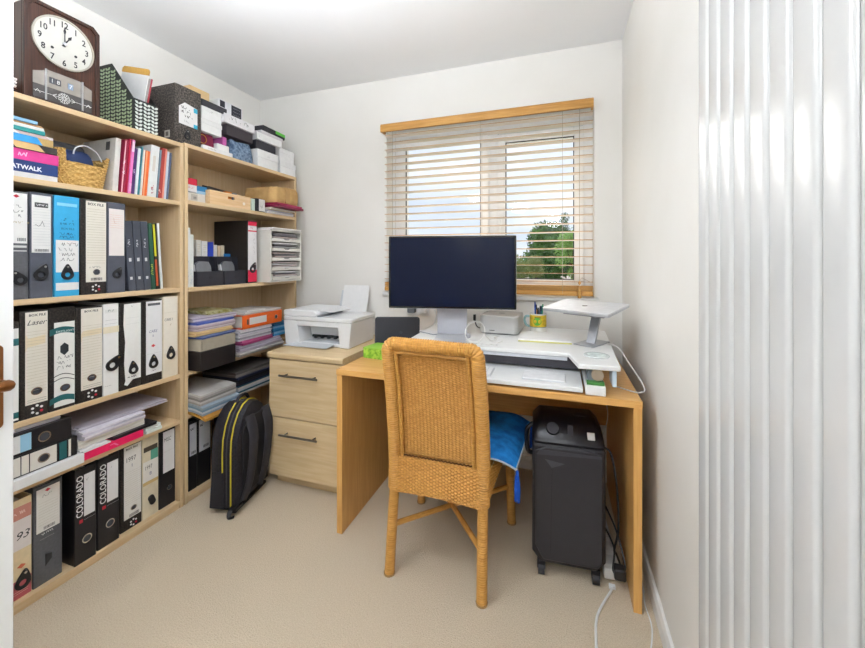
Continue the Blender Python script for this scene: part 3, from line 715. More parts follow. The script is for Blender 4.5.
shelf_file('box_file', 'black box file with white label, dark green bands and a hexagon emblem', 48.6, 75.2, 307.5, Z3,
           [('rect', .19, .985, .03, .855, 'F0EFEA'), ('arcband', .73, .79, .008, TEAL, 'green_band'), ('text', 'EASTLIGHT', .25, .755, .011, 'E8EEE8'), ('poly', [(.42, .56), (.58, .525), (.74, .56), (.74, .62), (.58, .65), (.42, .62)], '2A2F33', 'printed_emblem'), ('scrib', .27, .95, .38, .53, 3, '444444'), ('arcband', .305, .312, .014, '333333', 'label_line'), ('arcband', .262, .269, .014, '333333', 'label_line'), ('hole', .6, .205, .0155, .85), ('arcband', .06, .115, .01, TEAL, 'green_band')], MARBLED_D, 'box', xf=Xg, seed=9)
shelf_file('box_file', 'black box file with cream ruled label and brown tape, in the middle of its shelf', 75.6, 102.6, 307, Z3, boxel[:2] + [('poly', [(.19, .63), (.24, .69), (.97, .70), (.97, .76), (.25, .75), (.19, .72)], 'EBDCBB', 'tape_patch')] + boxel[2:], MARBLED_D, 'box', xf=Xg, seed=10)
shelf_file('lever_arch_file', 'white lever arch file with slanted black tab and tan tape strip', 102.9, 119.0, 304, Z3,
           [('rect', .12, .9, .9, .94, 'E4E4E0'), ('text', 'FILE', .3, .905, .012, '667777'), ('rect', 0, 1, .68, .75, 'E9DFC4', 'tape_strip'), ('rules', .1, .9, .78, .82, 2, 'AAAAAA'), ('pull', .55, .32, .065, -40), ('rules', .08, .5, .1, .12, 1, '888888')], P('F0EFEC', .5, var=.02), xf=Xg, seed=11)
shelf_file('box_file', 'white spined black box file with torn edge and black ring tab', 119.4, 141.2, 302.5, Z3,
           [('poly', [(.2, .06), (.26, .1), (.2, .3), (.25, .55), (.17, .75), (.2, .985), (.985, .985), (.985, .1), (.6, .1), (.35, .04)], 'EFEEEA', 'spine_label'), ('text', 'FILE', .5, .94, .01, '999999'), ('rules', .3, .9, .75, .82, 2, 'CFCFCF'), ('pull', .62, .21, .052, 5), ('text', 'leverarch', .33, .115, .012, '222222', {'bold': .02})], MARBLED_D, 'box', xf=Xg, seed=12)
shelf_file('box_file', 'white labelled black file marked CARS with a red diamond', 141.6, 162.2, 300, Z3,
           [('rect', .2, .985, .1, .985, 'ECEBEC'), ('rect', .28, .9, .93, .96, '55585E', 'printed_name'), ('text', 'CARS', .32, .6, .019, '77749A', {'shear': .3, 'sx': .8}), ('text', 'II', .5, .55, .014, '77749A'), ('diamond', .55, .44, .007, 'D84A50'), ('rules', .24, .95, .345, .36, 1, 'BBBBBB'), ('pull', .55, .22, .056, 0), ('scrib', .4, .8, .12, .15, 1, '555555', .0008)], MARBLED_D, 'box', xf=Xg, seed=13)
shelf_file('lever_arch_file', 'cream lever arch file marked CARS I at the end of its shelf', 162.6, 178.2, 296.5, Z3,
           [('rect', .08, .92, .3, .985, 'EFE8DA'), ('rules', .1, .9, .80, .83, 1, 'CFC6B0'), ('text', 'CARS I', .08, .70, .018, '333333', {'sx': .75, 'shear': .2}), ('text', 'c', .45, .64, .016, 'A07848'), ('pull', .5, .27, .056, 0)], P('E9DEC8', .5, var=.03), xf=Xg, seed=14)
# bottom shelf
Xh = -1.79
shelf_file('lever_arch_file', 'pink and cream file with handwritten 93 on the bottom shelf by the door', 10, 32.2, 499, Z5,
           [('rect', .04, .96, .8, .93, 'C98B7E', 'label_band'), ('text', 'LEVER', .1, .84, .016, 'E9C8BD'), ('rect', .04, .96, .5, .8, 'E8E0DC'), ('text', '93', .18, .6, .038, '333333', {'shear': .25}), ('diamond', .5, .33, .008, 'D07050'), ('rect', .04, .96, .02, .2, 'B95B62', 'label_band'), ('pull', .55, .16, .058, -10), ('rules', .1, .8, .07, .09, 2, 'E9C8BD')], P('E3CFA8', .5), xf=-1.778, seed=15)
shelf_file('lever_arch_file', 'charcoal lever arch file with white ruled label and red emblem', 33, 62.6, 483, Z5,
           [('rect', .1, .9, .53, .965, 'EDEBE6'), ('diamond', .48, .935, .006, 'C8283C'), ('scrib', .25, .75, .86, .91, 1, '888888'), ('rules', .16, .84, .6, .82, 9, 'CFC9BC'), ('bars', .34, .72, .545, .575), ('text', 'leverarch', .2, .485, .012, 'CFCFCF', {'bold': .02}), ('rules', .2, .7, .455, .46, 1, 'AAAAAA'), ('poly', [(.4, .17), (.62, .22), (.62, .27), (.4, .29)], '2A2A2C', 'finger_grip')], DG, xf=-1.785, seed=16)
coln = [('rect', .42, .93, .48, .92, 'E9E9EA'), ('scrib', .5, .8, .83, .88, 1, '999999'), ('text', 'COLORADO', .36, .49, .031, 'E8E8E8', {'vert': 1, 'sx': .92, 'bold': .015}), ('rules', .4, .95, .445, .45, 1, 'BDBDBD'), ('rect', .2, .36, .425, .46, 'C4283A', 'red_square'), ('hole', .55, .235, .0165)]
BLK = P('1C1A1D', .4, var=.1)
shelf_file('lever_arch_file', 'black COLORADO lever arch file, the nearer to the door', 74.5, 96.5, 462, Z5, coln, BLK, xf=-1.765, seed=17)
shelf_file('lever_arch_file', 'black COLORADO lever arch file beside the ruled 1997 box file', 97.5, 119.6, 454, Z5, coln, BLK, xf=-1.775, seed=18)
shelf_file('box_file', 'black box file with ruled white label handwritten 1997', 120.2, 141.8, 444, Z5,
           [('rect', .16, .97, .13, .985, 'EBE9E4'), ('text', 'BOX FILE', .24, .945, .012, '333333', {'bold': .02}), ('text', '1997', .22, .80, .03, '444444', {'sx': .72}), ('text', 'I', .5, .73, .02, '6A6A88'), ('rules', .2, .94, .3, .68, 16, 'C4BEB0'), ('hole', .6, .235, .0125, .85), ('bars', .4, .85, .14, .175), ('dots', .6, .06, .012)], MARBLED_D, 'box', xf=Xh, seed=19)
shelf_file('lever_arch_file', 'cream lever arch file with green label handwritten 1997', 142.2, 158.8, 434.5, Z5,
           [('rect', .08, .92, .82, .88, '4A4236', 'printed_name'), ('rect', .5, .95, .70, .82, '5FA48C', 'green_patch'), ('rect', .04, .96, .45, .7, 'E9E6DF'), ('text', '1997', .12, .60, .026, '555555', {'sx': .66}), ('text', '8', .4, .52, .022, '777799'), ('rect', .04, .96, .41, .45, 'D2B67C', 'label_band'), ('tabslab', .55, .2, .048, 20)], P('DED3B8', .5), xf=Xh, seed=20)
shelf_file('lever_arch_file', 'black lever arch file labelled MISC at the end of the bottom shelf', 159.3, 178.2, 428, Z5,
           [('rect', .22, .93, .44, .97, 'E6E4E6'), ('text', 'MISC', .26, .84, .026, '444444', {'sx': .62, 'shear': .1}), ('rules', .22, .93, .71, .715, 1, 'C9C4BA'), ('hole', .6, .23, .013)], BLK, xf=Xh, seed=21)
# bottom shelf of the corner bookcase
G2 = 'black files on the bottom shelf of the corner bookcase'
shelf_file('lever_arch_file', 'black lever arch file with a narrow white label beside the bookcase divider', 188.6, 197.2, 421, SH2[4],
           [('rect', .1, .92, .5, .96, 'D6D6DC'), ('text', '1990', .14, .85, .02, '555560', {'sx': .7}), ('bars', .3, .8, .52, .56)], BLK, xf=Xh, seed=22, group=G2)
shelf_file('lever_arch_file', 'black lever arch file with a wide white label beside the backpack', 197.6, 211.0, 417, SH2[4],
           [('rect', .1, .92, .5, .98, 'DADAE0'), ('text', '1991', .14, .86, .022, '555560', {'sx': .75}), ('bars', .4, .8, .54, .58)], BLK, xf=Xh, seed=23, group=G2)

# ------------------------------------------------------------------ books
def book(label, y1, w, z0, h, xf, depth, cover, lean=0, elements=(), pages=True, group=None, name='book', seed=1, xin=0):
    """book standing with its spine to the room; pivot is its lower right corner"""
    t = thing(name, label, 'book', (xf, y1, z0 + .0004 + max(0, w * math.sin(R(-lean)))), (R(-lean), 0, 0), group)
    c = .0016 if w > .008 else w * .18
    m = MB().prism([(-depth, -w), (-.002, -w), (0, -w + .0015), (0, -.0015), (-.002, 0), (-depth, 0), (-depth, -c), (-c, -c), (-c, -w + c), (-depth, -w + c)], XY, 0, h)
    mesh_obj('book_cover', m, cover if not isinstance(cover, str) else P(cover, .45), t, smooth=0)
    mesh_obj('pages', bx(-depth + .004, -c - .0003, -w + c + .0002, -c - .0002, .003, h - .003), PAGES, t, smooth=0)
    k = 0
    for e in elements:
        k += 1; x = .0005 + .0001 * k
        if e[0] == 'rect': mesh_obj('spine_band', bx(0, x, -w + e[1] * w, -w + e[2] * w, e[3] * h, e[4] * h), P(e[5], .5, var=.02), t, smooth=0)
        elif e[0] == 'vtext' and e[1] in ILL: scribble(P(e[5], .5), t, (x + .0004, -w + e[2] * w, e[3] * h), UP, -UY, .75 * e[4] * len(e[1]), e[4] * 1.1, 1, len(label), name='lettering', t=e[4] * .14)
        elif e[0] == 'vtext': lettering(e[1], e[4], P(e[5], .5), t, (x + .0004, -w + e[2] * w, e[3] * h), -UP if e[6] else UP, UY if e[6] else -UY, sx=e[7] if len(e) > 7 else 1)
    return t
Zb = SH1[0]
def row(items, z0, xf, depth, lean, group):
    for lab, p0, p1, ytop, col, el in items:
        y0, y1 = YX(p0, xf), YX(p1, xf)
        h = onX(p1 + 3, ytop, xf)[2] - z0
        book(lab, y1, (y1 - y0) - .0012, z0, h, xf, depth, col, lean, el, group=group)
BG = 'books leaning on the upper shelf of the bookcase'
row([('dark red paperback with white spine lettering leaning on the shelf', 120.6, 124.6, 140, '96203F', [('rect', .0, .3, .02, .98, 'E3B8BE'), ('vtext', 'COLLECTED', .66, .35, .012, 'F0E0E4', 0)]),
     ('crimson book beside the bright pink book', 124.8, 127.4, 139, 'A81038', []),
     ('bright pink and white paperback, tallest of the leaning books', 127.6, 131.0, 140, 'E77FBF', [('rect', .1, .9, .78, .97, 'F3D2E6'), ('rect', .1, .9, .05, .2, 'E9A5D0')]),
     ('dark purple book between pink and white spines', 131.2, 134.2, 149, '43285F', [('vtext', 'ATLAS', .7, .4, .01, 'C9B8DD', 0)]),
     ('slim white book next to the dark purple one', 134.4, 137.4, 148.5, 'E9EEF0', []),
     ('slim teal book between two white books', 137.6, 139.6, 147, '2E7C86', []),
     ('slim cream book left of the orange book', 139.8, 142.0, 150, 'EDE6DA', []),
     ('orange paperback in the middle of the leaning books', 142.2, 146.8, 151.5, 'E8692C', [('rect', 0, .35, .0, 1, 'F0A476')]),
     ('thick white book with small red lettering', 147.0, 156.0, 147, 'E7E8E6', [('vtext', 'GUIDE', .7, .06, .016, 'A33A44', 0), ('rect', .3, .6, .5, .8, 'D9D2C8')]),
     ('thin blue grey book right of the thick white book', 156.2, 158.2, 150, '6F8894', []),
     ('dark red and salmon book near the end of the leaning row', 158.4, 163.4, 149, 'A43A34', [('rect', .62, 1, 0, 1, 'E0917E'), ('vtext', 'NEW', .4, .08, .012, 'F0D8D0', 0)]),
     ('thin white and blue booklet second from the end', 163.6, 166.2, 152, 'C9D6E2', []),
     ('thin navy book last in the leaning row', 166.4, 168.4, 153, '54617A', [])], Zb, -1.79, .15, 4.5, BG)
y1 = YX(119.6, -1.79)
b = book('large white binder leaning beside the wicker basket', y1, .022, Zb, .235, -1.80, .215, 'D9D5CE', 3.5, [], group=BG)
mesh_obj('cover_sticker', bx(-.06, -.035, -.0229, -.0222, .185, .222), P('5C5A5A', .6), b, smooth=0)
BG2 = 'dark books beside the slate lever arch files'
row([('dark slate hardback with silver lettering, left of three', 128.4, 136.2, 222, '3F434D', [('vtext', 'NOTES', .66, .62, .012, 'D8D8DC', 0), ('rect', .3, .62, .42, .47, 'CFCFCF'), ('rect', .3, .62, .16, .2, 'CFCFCF')]),
     ('dark slate hardback with silver lettering, middle of three', 136.5, 144.2, 222, '3F434D', [('vtext', 'NOTES', .66, .62, .012, 'D8D8DC', 0), ('rect', .3, .62, .42, .47, 'CFCFCF'), ('rect', .3, .62, .16, .2, 'CFCFCF')]),
     ('dark slate hardback with silver lettering, right of three', 144.5, 151.6, 222.5, '3F434D', [('vtext', 'NOTES', .66, .62, .012, 'D8D8DC', 0), ('rect', .3, .62, .42, .47, 'CFCFCF'), ('rect', .3, .62, .16, .2, 'CFCFCF')]),
     ('dark green book with yellow lettering', 151.9, 156.0, 224, '24523E', [('vtext', 'HANDBOOK', .7, .2, .013, 'C9D24A', 0)]),
     ('black book with yellow and red chequered spine', 156.3, 160.6, 224, '1D1A14', [('rect', 0, .5, .5, .98, 'C8C22A'), ('rect', 0, .5, .05, .45, 'B5502A')]),
     ('thin white book ending the row of dark books', 160.9, 163.4, 224, 'DCDEDC', [])], Z2, -1.79, .2, -3.5, BG2)

# ------------------------------------------------------------------ mantel clock and things on top of the bookcases
ZT1, ZT2 = 1.79, 1.797
CY0, CY1, CZ1, CXF = .797, 1.029, 2.158, -1.79
ck = thing('mantel_clock', 'dark wooden striking clock with cream dial on the bookcase top', 'clock', (CXF, (CY0 + CY1) / 2, ZT1 + .0005))
hw = (CY1 - CY0) / 2; H_ = CZ1 - ZT1
out = [(-hw, 0), (hw, 0), (hw, H_ - .022), (hw - .022, H_), (-hw + .022, H_), (-hw, H_ - .022)]
inn = [(-hw + .014, .012), (hw - .014, .012), (hw - .014, H_ - .03), (hw - .03, H_ - .014), (-hw + .03, H_ - .014), (-hw + .014, H_ - .03)]
mesh_obj('case', MB().prism(out, YZ, -.115, -.012), CLOCKWOOD, ck, bevel=.003, smooth=0)
mesh_obj('door_frame', MB().ring(out, inn, YZ, -.0118, 0), CLOCKWOOD, ck, bevel=.0015, smooth=0)
mesh_obj('front_board', MB().prism(inn, YZ, -.0118, -.006), two_tone('clock_veneer', '2E170C', '47281A', (90, 90, 1.2), 4, rough=.4), ck, smooth=0)
dz = 2.038 - ZT1
dial = mesh_obj('dial', MB().prism(circ(.092, 48, 0, dz), YZ, -.0058, -.003), P('CFCDC4', .5, var=.02), ck)
mesh_obj('bezel', MB().ring(circ(.096, 48, 0, dz), circ(.0905, 48, 0, dz), YZ, -.0058, .001), P('B8B2A4', .3, .8), ck)
for i in range(1, 13):
    a = R(90 - 30 * i); r = .072
    lettering(str(i), .032, INK, dial, (-.0024, r * math.cos(a), dz + r * math.sin(a) - .011), UY, UP, name='numeral', align='CENTER', sx=.8, bold=.02)
def hand(L, wd, ang, nm, x):
    a = R(90 - ang); d = (math.cos(a), math.sin(a)); n = (-d[1], d[0])
    P2 = lambda t, s_: (d[0] * t + n[0] * s_, dz + d[1] * t + n[1] * s_)
    mesh_obj(nm, MB().prism([P2(-.012, -wd * .5), P2(L * .55, -wd * .35), P2(L * .72, -wd), P2(L, 0), P2(L * .72, wd), P2(L * .55, wd * .35), P2(-.012, wd * .5)], YZ, x, x + .0012), P('2A2A2E', .4), dial, smooth=0)
hand(.045, .0055, 30, 'hour_hand', -.0015); hand(.066, .004, 0, 'minute_hand', .0003)
mesh_obj('hub', MB().prism(circ(.006, 16, 0, dz), YZ, -.002, .003), CHROME, dial)
for yy in (-.036, .036): mesh_obj('winding_hole', MB().prism(circ(.005, 14, yy, dz - .03), YZ, -.0028, -.0022), BLACKP, dial)
zg0, zg1 = .018, .112
mesh_obj('window_upper', MB().prism([(-.09, .065), (.09, .065), (.09, .108), (.065, .118), (.05, .128), (-.05, .128), (-.065, .118), (-.09, .108)], YZ, -.0058, -.004), P('A39C94', .25, .3), ck, smooth=0)
wl = mesh_obj('window_lower', bx(-.0058, -.0035, -.09, .09, .016, .0645), P('4A4746', .25), ck, smooth=0)
for yy in (-.056, .056): mesh_obj('chrome_bar', bx(-.0055, .002, yy - .003, yy + .003, .014, .128), CHROME, ck, smooth=0)
for yy, s_ in ((-.036, '1'), (-.018, '8'), (.02, '7')):
    f = mesh_obj('day_card', bx(-.004, -.0028, yy - .008, yy + .008, .082, .104), P('3C3E46' if s_ != '7' else '8FA0B8', .5), ck, smooth=0)
    lettering(s_, .02, PAPER, f, (-.0024, yy, .086), UY, UP, name='numeral', align='CENTER')
orn = MB(); fn = lambda a, b: (-.0028, a, b)
for k in range(12):
    a = R(30 * k); orn.ribbon([(.004 * math.cos(a), .04 + .004 * math.sin(a)), (.02 * math.cos(a), .04 + .02 * math.sin(a))], .0022, fn)
    orn.ribbon([(.014 * math.cos(a), .04 + .014 * math.sin(a)), (.019 * math.cos(a + .35), .04 + .019 * math.sin(a + .35))], .0018, fn)
orn.ribbon([(-.088, .04), (.088, .04)], .0015, fn)
for s_ in (-1, 1):
    orn.ribbon([(s_ * .022, .032), (s_ * .034, .04), (s_ * .022, .048)], .002, fn); orn.ribbon([(s_ * .07, .034), (s_ * .078, .046), (s_ * .084, .036)], .0015, fn)
o = mesh_obj('etched_ornament', orn, P('E8E8E4', .5), wl, smooth=0); o['kind'] = 'stuff'
# small box with papers left of the clock
t = thing('trinket_box', 'small brown wooden box left of the clock', 'box', (-1.80, .745, ZT1 + .0004))
mesh_obj('box_body', bx(-.12, .0, -.05, .04, 0, .018), CLOCKWOOD, t, bevel=.002); mesh_obj('box_lid', bx(-.121, .001, -.051, .041, .0185, .026), CLOCKWOOD, t, bevel=.002)
for k, dz_ in enumerate((0, .011, .022)):
    t2 = thing('folded_paper', ('lowest', 'middle', 'topmost')[k] + ' white folded paper on the brown box beside the clock', 'paper', (-1.80, .745, ZT1 + .0272 + dz_), (0, 0, R(4 - 5 * k)), 'folded papers beside the clock')
    m = MB().prism([(-.115, 0), (.0, 0), (.006, .003), (.006, .007), (0, .010), (-.115, .010)], lambda a, b, d: (a, d, b), -.048, .036)
    mesh_obj('folded_sheet', m, PAPER, t2, smooth=0)
# leaf-patterned magazine file
yA, yB_ = YX(133, -1.79), YX(157, -1.79)
mf = thing('magazine_file', 'black magazine file printed with pale green leaves beside the clock', 'magazine file', (-1.79, yA, ZT1 + .0005))
Wm = yB_ - yA - .004; c = .003; prof = [(0, 0), (0, .145), (-.14, .318), (-.245, .318), (-.245, 0)]
MFM = P('1E2220', .6)
for y0 in (0, Wm - c): mesh_obj('side_board', MB().prism(prof, lambda a, b, d: (a, d, b), y0, y0 + c), MFM, mf, smooth=0)
mesh_obj('front_board', bx(-c, 0, c + .0002, Wm - c - .0002, 0, .145), MFM, mf, smooth=0); mesh_obj('back_board', bx(-.245, -.242, c + .0002, Wm - c - .0002, 0, .317), MFM, mf, smooth=0)
mesh_obj('base_board', bx(-.2415, -c - .0003, c + .0002, Wm - c - .0002, 0, .003), MFM, mf, smooth=0)
def leaf(a0, b0, a1, b1, wd):
    L = []; dx, dy = a1 - a0, b1 - b0; l = math.hypot(dx, dy); nx, ny = -dy / l, dx / l
    for i in range(7): t_ = i / 6; L.append((a0 + dx * t_ + nx * wd * math.sin(math.pi * t_), b0 + dy * t_ + ny * wd * math.sin(math.pi * t_)))
    for i in range(5, 0, -1): t_ = i / 6; L.append((a0 + dx * t_ - nx * wd * math.sin(math.pi * t_), b0 + dy * t_ - ny * wd * math.sin(math.pi * t_)))
    return L
def leaves(cols, h_of, fn, mat, nm):
    mb = MB()
    for cx_ in cols:
        z = .010
        while z + .016 < h_of(cx_):
            mb.prism(leaf(cx_, z, cx_ - .016, z + .011, .0055), fn, 0, .0006); mb.prism(leaf(cx_, z, cx_ + .016, z + .011, .0055), fn, 0, .0006); z += .0165
    o = mesh_obj(nm, mb, mat, mf, smooth=0); o['kind'] = 'stuff'
hs = lambda a: .145 + (.318 - .145) * min(1, max(0, (-a - .012) / .14))
leaves([-.022 - .036 * k for k in range(6)], hs, lambda a, b, d: (a, -d, b), P('A9BC98', .6), 'leaf_print')  # side leaves darker: the shade of the less lit side is in their colour
leaves([.024, .060, .094], lambda a: .145, lambda a, b, d: (d, a, b), P('E2EAE2', .6), 'leaf_print')  # front leaves paler, coloured as the better lit face
en = thing('envelope', 'tan and white envelope sticking out of the magazine file', 'envelope', (-1.925, yA + .052, ZT1 + .032), (0, R(15), 0))
mesh_obj('envelope_sheet', bx(-.09, .09, 0, .004, 0, .262), PAPER, en, smooth=0); mesh_obj('envelope_flap', MB().prism([(-.09, .2625), (.09, .2625), (.09, .282), (.082, .29), (-.078, .29), (-.09, .28)], lambda a, b, d: (a, d, b), -.0012, .0052), P('D2A250', .7), en, smooth=0)
en = thing('magazine', 'red edged magazine standing behind the envelope in the magazine file', 'magazine', (-1.928, yA + .068, ZT1 + .032), (0, R(15), 0))
mesh_obj('magazine_cover', bx(-.09, .09, 0, .006, 0, .255), P('D9D6D2', .5), en, smooth=0); mesh_obj('magazine_spine', bx(.0902, .092, -.0005, .0065, 0, .255), P('A8404C', .5), en, smooth=0)
# wide marbled box file
y0, y1 = YX(175, -1.775), YX(201, -1.775)
bf = thing('box_file', 'wide marbled grey box file with handwritten tag on the bookcase tops', 'file', (-1.775, y0, ZT2 + .0006))
Wb = y1 - y0; Hb = .283
mesh_obj('file_body', bx(-.27, 0, 0, Wb, 0, Hb), MARBLED, bf, bevel=.002)
deco(bf, None, Wb, Hb, [('poly', [(.14, .33), (.85, .32), (.85, .68), (.36, .72), (.14, .63)], 'EFEEEC', 'spine_label'), ('rect', .70, .85, .60, .68, '3FB3CF', 'label_corner'), ('rect', .70, .85, .32, .39, '3FB3CF', 'label_corner'), ('scrib', .2, .68, .44, .66, 3, '222222', .0022), ('scrib', .3, .6, .36, .42, 1, '888888'), ('pull', .45, .13, .045, 0)], 31)
mesh_obj('side_sticker', bx(-.07, -.035, -.0008, 0, .02, .055), P('C9C4BA', .6), bf, smooth=0)
mesh_obj('sticker_print', bx(-.062, -.043, -.0012, -.0008, .027, .048), P('6A665F', .6), bf, smooth=0)

def carton(label, x0, x1, y0, y1, z0, z1, body, lid=None, lidh=.25, name='carton', cat='box', rot=0, els=(), lidmat=None, group='boxes on top of the corner bookcase', seed=1, lidside=False):
    """box with an overlapping lid; local x=0 is its front"""
    t = thing(name, label, cat, (x1, y0, z0 + .0005), (0, 0, R(rot)), group)
    d, w, h = x1 - x0, y1 - y0, z1 - z0 - .001
    bm_ = P(body, .55, var=.03) if isinstance(body, str) else body
    if lid:
        mesh_obj('box_body', bx(-d + .002, -.002, .002, w - .002, 0, h - .002), bm_, t, bevel=.001, seg=1)
        mesh_obj('box_lid', bx(-d, 0, 0, w, h * (1 - lidh), h), P(lid, .55, var=.03), t, bevel=.001, seg=1)
    else:
        mesh_obj('box_body', bx(-d, 0, 0, w, 0, h), bm_, t, bevel=.0015, seg=1)
        mesh_obj('flap_seam', bx(-d * .5 - .0008, -d * .5 + .0008, .004, w - .004, h, h + .0004), P('9A958C', .7), t, smooth=0)
    deco(t, None, w, h, els, seed); return t
XF = -1.78
# flat keyboard-like white box with black dots, on the shelf top
carton('flat white box with a row of black dots on the bookcase top', -2.0, XF + .012, 1.484, 1.672, ZT2, ZT2 + .024, 'E8E8E8', els=[('text', '• • • • • •', .15, .28, .014, '333333', {'sx': 1})])
carton('small white carton beside the blue denim bag', -1.95, XF - .004, 1.585, 1.662, ZT2 + .0255, ZT2 + .062, 'F0F0EE')
t = thing('gift_bag', 'dark maroon gift bag with gold ring under the white boxes', 'bag', (XF - .02, 1.484, ZT2 + .0255), group='boxes on top of the corner bookcase')
mesh_obj('bag_body', MB().hexa([(-.2, 0, 0), (0, 0, 0), (0, .096, 0), (-.2, .096, 0), (-.19, .004, .072), (-.006, .004, .072), (-.006, .09, .072), (-.19, .09, .072)]), P('6A1232', .5), t, bevel=.003)
mesh_obj('gold_ring', MB().ring(circ(.024, 24, .022, .036), circ(.021, 24, .022, .036), YZ, 0, .003), P('C9A04A', .3, .8), t)
mesh_obj('side_gusset', bx(-.15, -.03, .0905, .0945, .004, .06), P('54102A', .5), t, smooth=0)
t = carton('lower of two stacked white boxes beside the marbled box file', -2.02, XF, 1.484, 1.612, ZT2 + .0985, ZT2 + .165, 'F1F1EF', 'EFEFED', .35)
t = carton('upper of two stacked white boxes, with pencilled marks', -2.02, XF, 1.486, 1.610, ZT2 + .1655, ZT2 + .232, 'F2F2F0', 'F0F0EE', .3, els=[('scrib', .3, .6, .5, .85, 1, '999999')])
t = carton('flat black box lid lying on the stacked white boxes', -2.0, XF + .004, 1.482, 1.640, ZT2 + .2325, ZT2 + .266, '35343A')
t = carton('tan cardboard box behind the marbled box file', -2.05, -1.86, 1.482, 1.60, ZT2 + .267, ZT2 + .35, 'D9B988')
t = carton('pink packet tucked between the white boxes and the denim bag', -1.9, XF - .004, 1.617, 1.645, ZT2 + .063, ZT2 + .108, 'B85A9C')
dn = thing('denim_bag', 'blue patterned denim pouch standing on the bookcase top', 'bag', (XF + .002, 1.692, ZT2 + .0006), group='boxes on top of the corner bookcase')
def dsurf(u, v):
    a = 2 * math.pi * u; hwid, hd = .083 - .004 * v, .075 - .02 * v
    ex = 4; cx_ = abs(math.cos(a)) ** (2 / ex) * math.copysign(1, math.cos(a)); sy_ = abs(math.sin(a)) ** (2 / ex) * math.copysign(1, math.sin(a))
    bul = 1 + .06 * math.sin(math.pi * v); return (-.08 + cx_ * hd * bul, .084 + sy_ * hwid * bul, +.118 * v + .006 * v * math.sin(5 * a))
mesh_obj('pouch_body', MB().grid(dsurf, 40, 12, True), DENIM, dn, smooth=60)
mesh_obj('pouch_base', bx(-.14, -.02, .012, .156, 0, .004), DENIM, dn)
mesh_obj('tissue', MB().grid(lambda u, v: (-.085 + .03 * (v - .5), .03 + .10 * u, .113 + .006 * math.sin(9 * u) * (1 - v) + .006 * v), 12, 3), P('E9DFC9', .8), dn, smooth=60)
t = carton('dark box under the long white labelled box', -1.98, XF - .005, 1.645, 1.838, ZT2 + .128, ZT2 + .190, '3A3438')
t = carton('long white box with handwriting above the denim pouch', -2.0, XF + .006, 1.618, 1.842, ZT2 + .1905, ZT2 + .243, 'ECEAEC', els=[('scrib', .08, .8, .2, .9, 1, '777777', .0025)])
t = carton('white shoe box with black label standing at the back', -2.05, -1.86, 1.66, 1.83, ZT2 + .244, ZT2 + .35, 'EDEDEE', els=[('rect', .52, .95, .12, .95, '2E2E38'), ('rules', .58, .9, .25, .8, 4, 'C8C8D0'), ('rect', .05, .25, .6, .95, '2E2E38', 'printed_block')])
t = carton('white lidded box next to the denim pouch', -2.02, XF + .004, 1.868, 2.048, ZT2, ZT2 + .112, 'F1F1F1', 'EFEFEF', .45, els=[('scrib', .4, .6, .62, .75, 1, '999999')])
t = carton('black box resting on the white lidded box', -2.02, XF - .002, 1.862, 2.03, ZT2 + .1125, ZT2 + .167, '33323A')
t = carton('flat white box over the black box', -2.03, XF + .01, 1.858, 2.075, ZT2 + .1675, ZT2 + .213, 'EFEFEF', els=[('text', '•', .05, .3, .015, '333333')])
t = carton('slim grey box beneath the green and black box', -2.03, XF + .004, 1.90, 2.10, ZT2 + .2135, ZT2 + .238, 'D4D0D2', rot=2)
t = carton('thin black box with bright green end on the top of the stack', -2.03, XF + .0, 1.92, 2.13, ZT2 + .2385, ZT2 + .275, '2C2A30', els=[('rect', .55, 1, .45, 1, '66C84A', 'green_band')], rot=3)
t = carton('lower white box at the window end of the bookcase', -2.02, XF + .004, 2.066, 2.224, ZT2, ZT2 + .088, 'F2F2F2', 'F0F0F0', .4)
t = carton('upper white box at the window end of the bookcase', -2.01, XF - .002, 2.068, 2.216, ZT2 + .0885, ZT2 + .175, 'F3F3F3', 'F1F1F1', .35)

# ------------------------------------------------------------------ upper shelf of the bookcase by the door: books in a pile, basket
pile = [('white and grey book at the bottom of the pile', 57.5, 'D9D8D8', .021, [('t', '11', .08, .013, 'AAAAAA')]),
        ('navy blue book titled CATWALK', 58.2, '20386B', .042, [('t', 'CATWALK', .43, .0215, 'EEF0F4')]),
        ('bright pink book with pale lettering', 59.2, 'D6408C', .038, [('s', .05, .7, 'F0B8D4')]),
        ('black book with a tan panel', 57.2, '35302E', .024, [('r', .55, .86, 'D8B27A')]),
        ('tan book with a blue panel', 53.6, 'B99B62', .026, [('r', .42, .84, '3A9AD6')]),
        ('thin white book with red edge', 53.8, 'E8E2E0', .010, [('r', .5, .95, 'C8B0B0')]),
        ('teal paperback in the pile', 45.2, '2D8C8C', .014, []),
        ('thin white booklet under the brown one', 44.4, 'ECEAE6', .011, []),
        ('thin brown book near the top of the pile', 43.0, 'B08A5A', .006, []),
        ('light blue book on top of the pile', 37.6, '8CB8D8', .012, [])]
zc = Zb + .0005
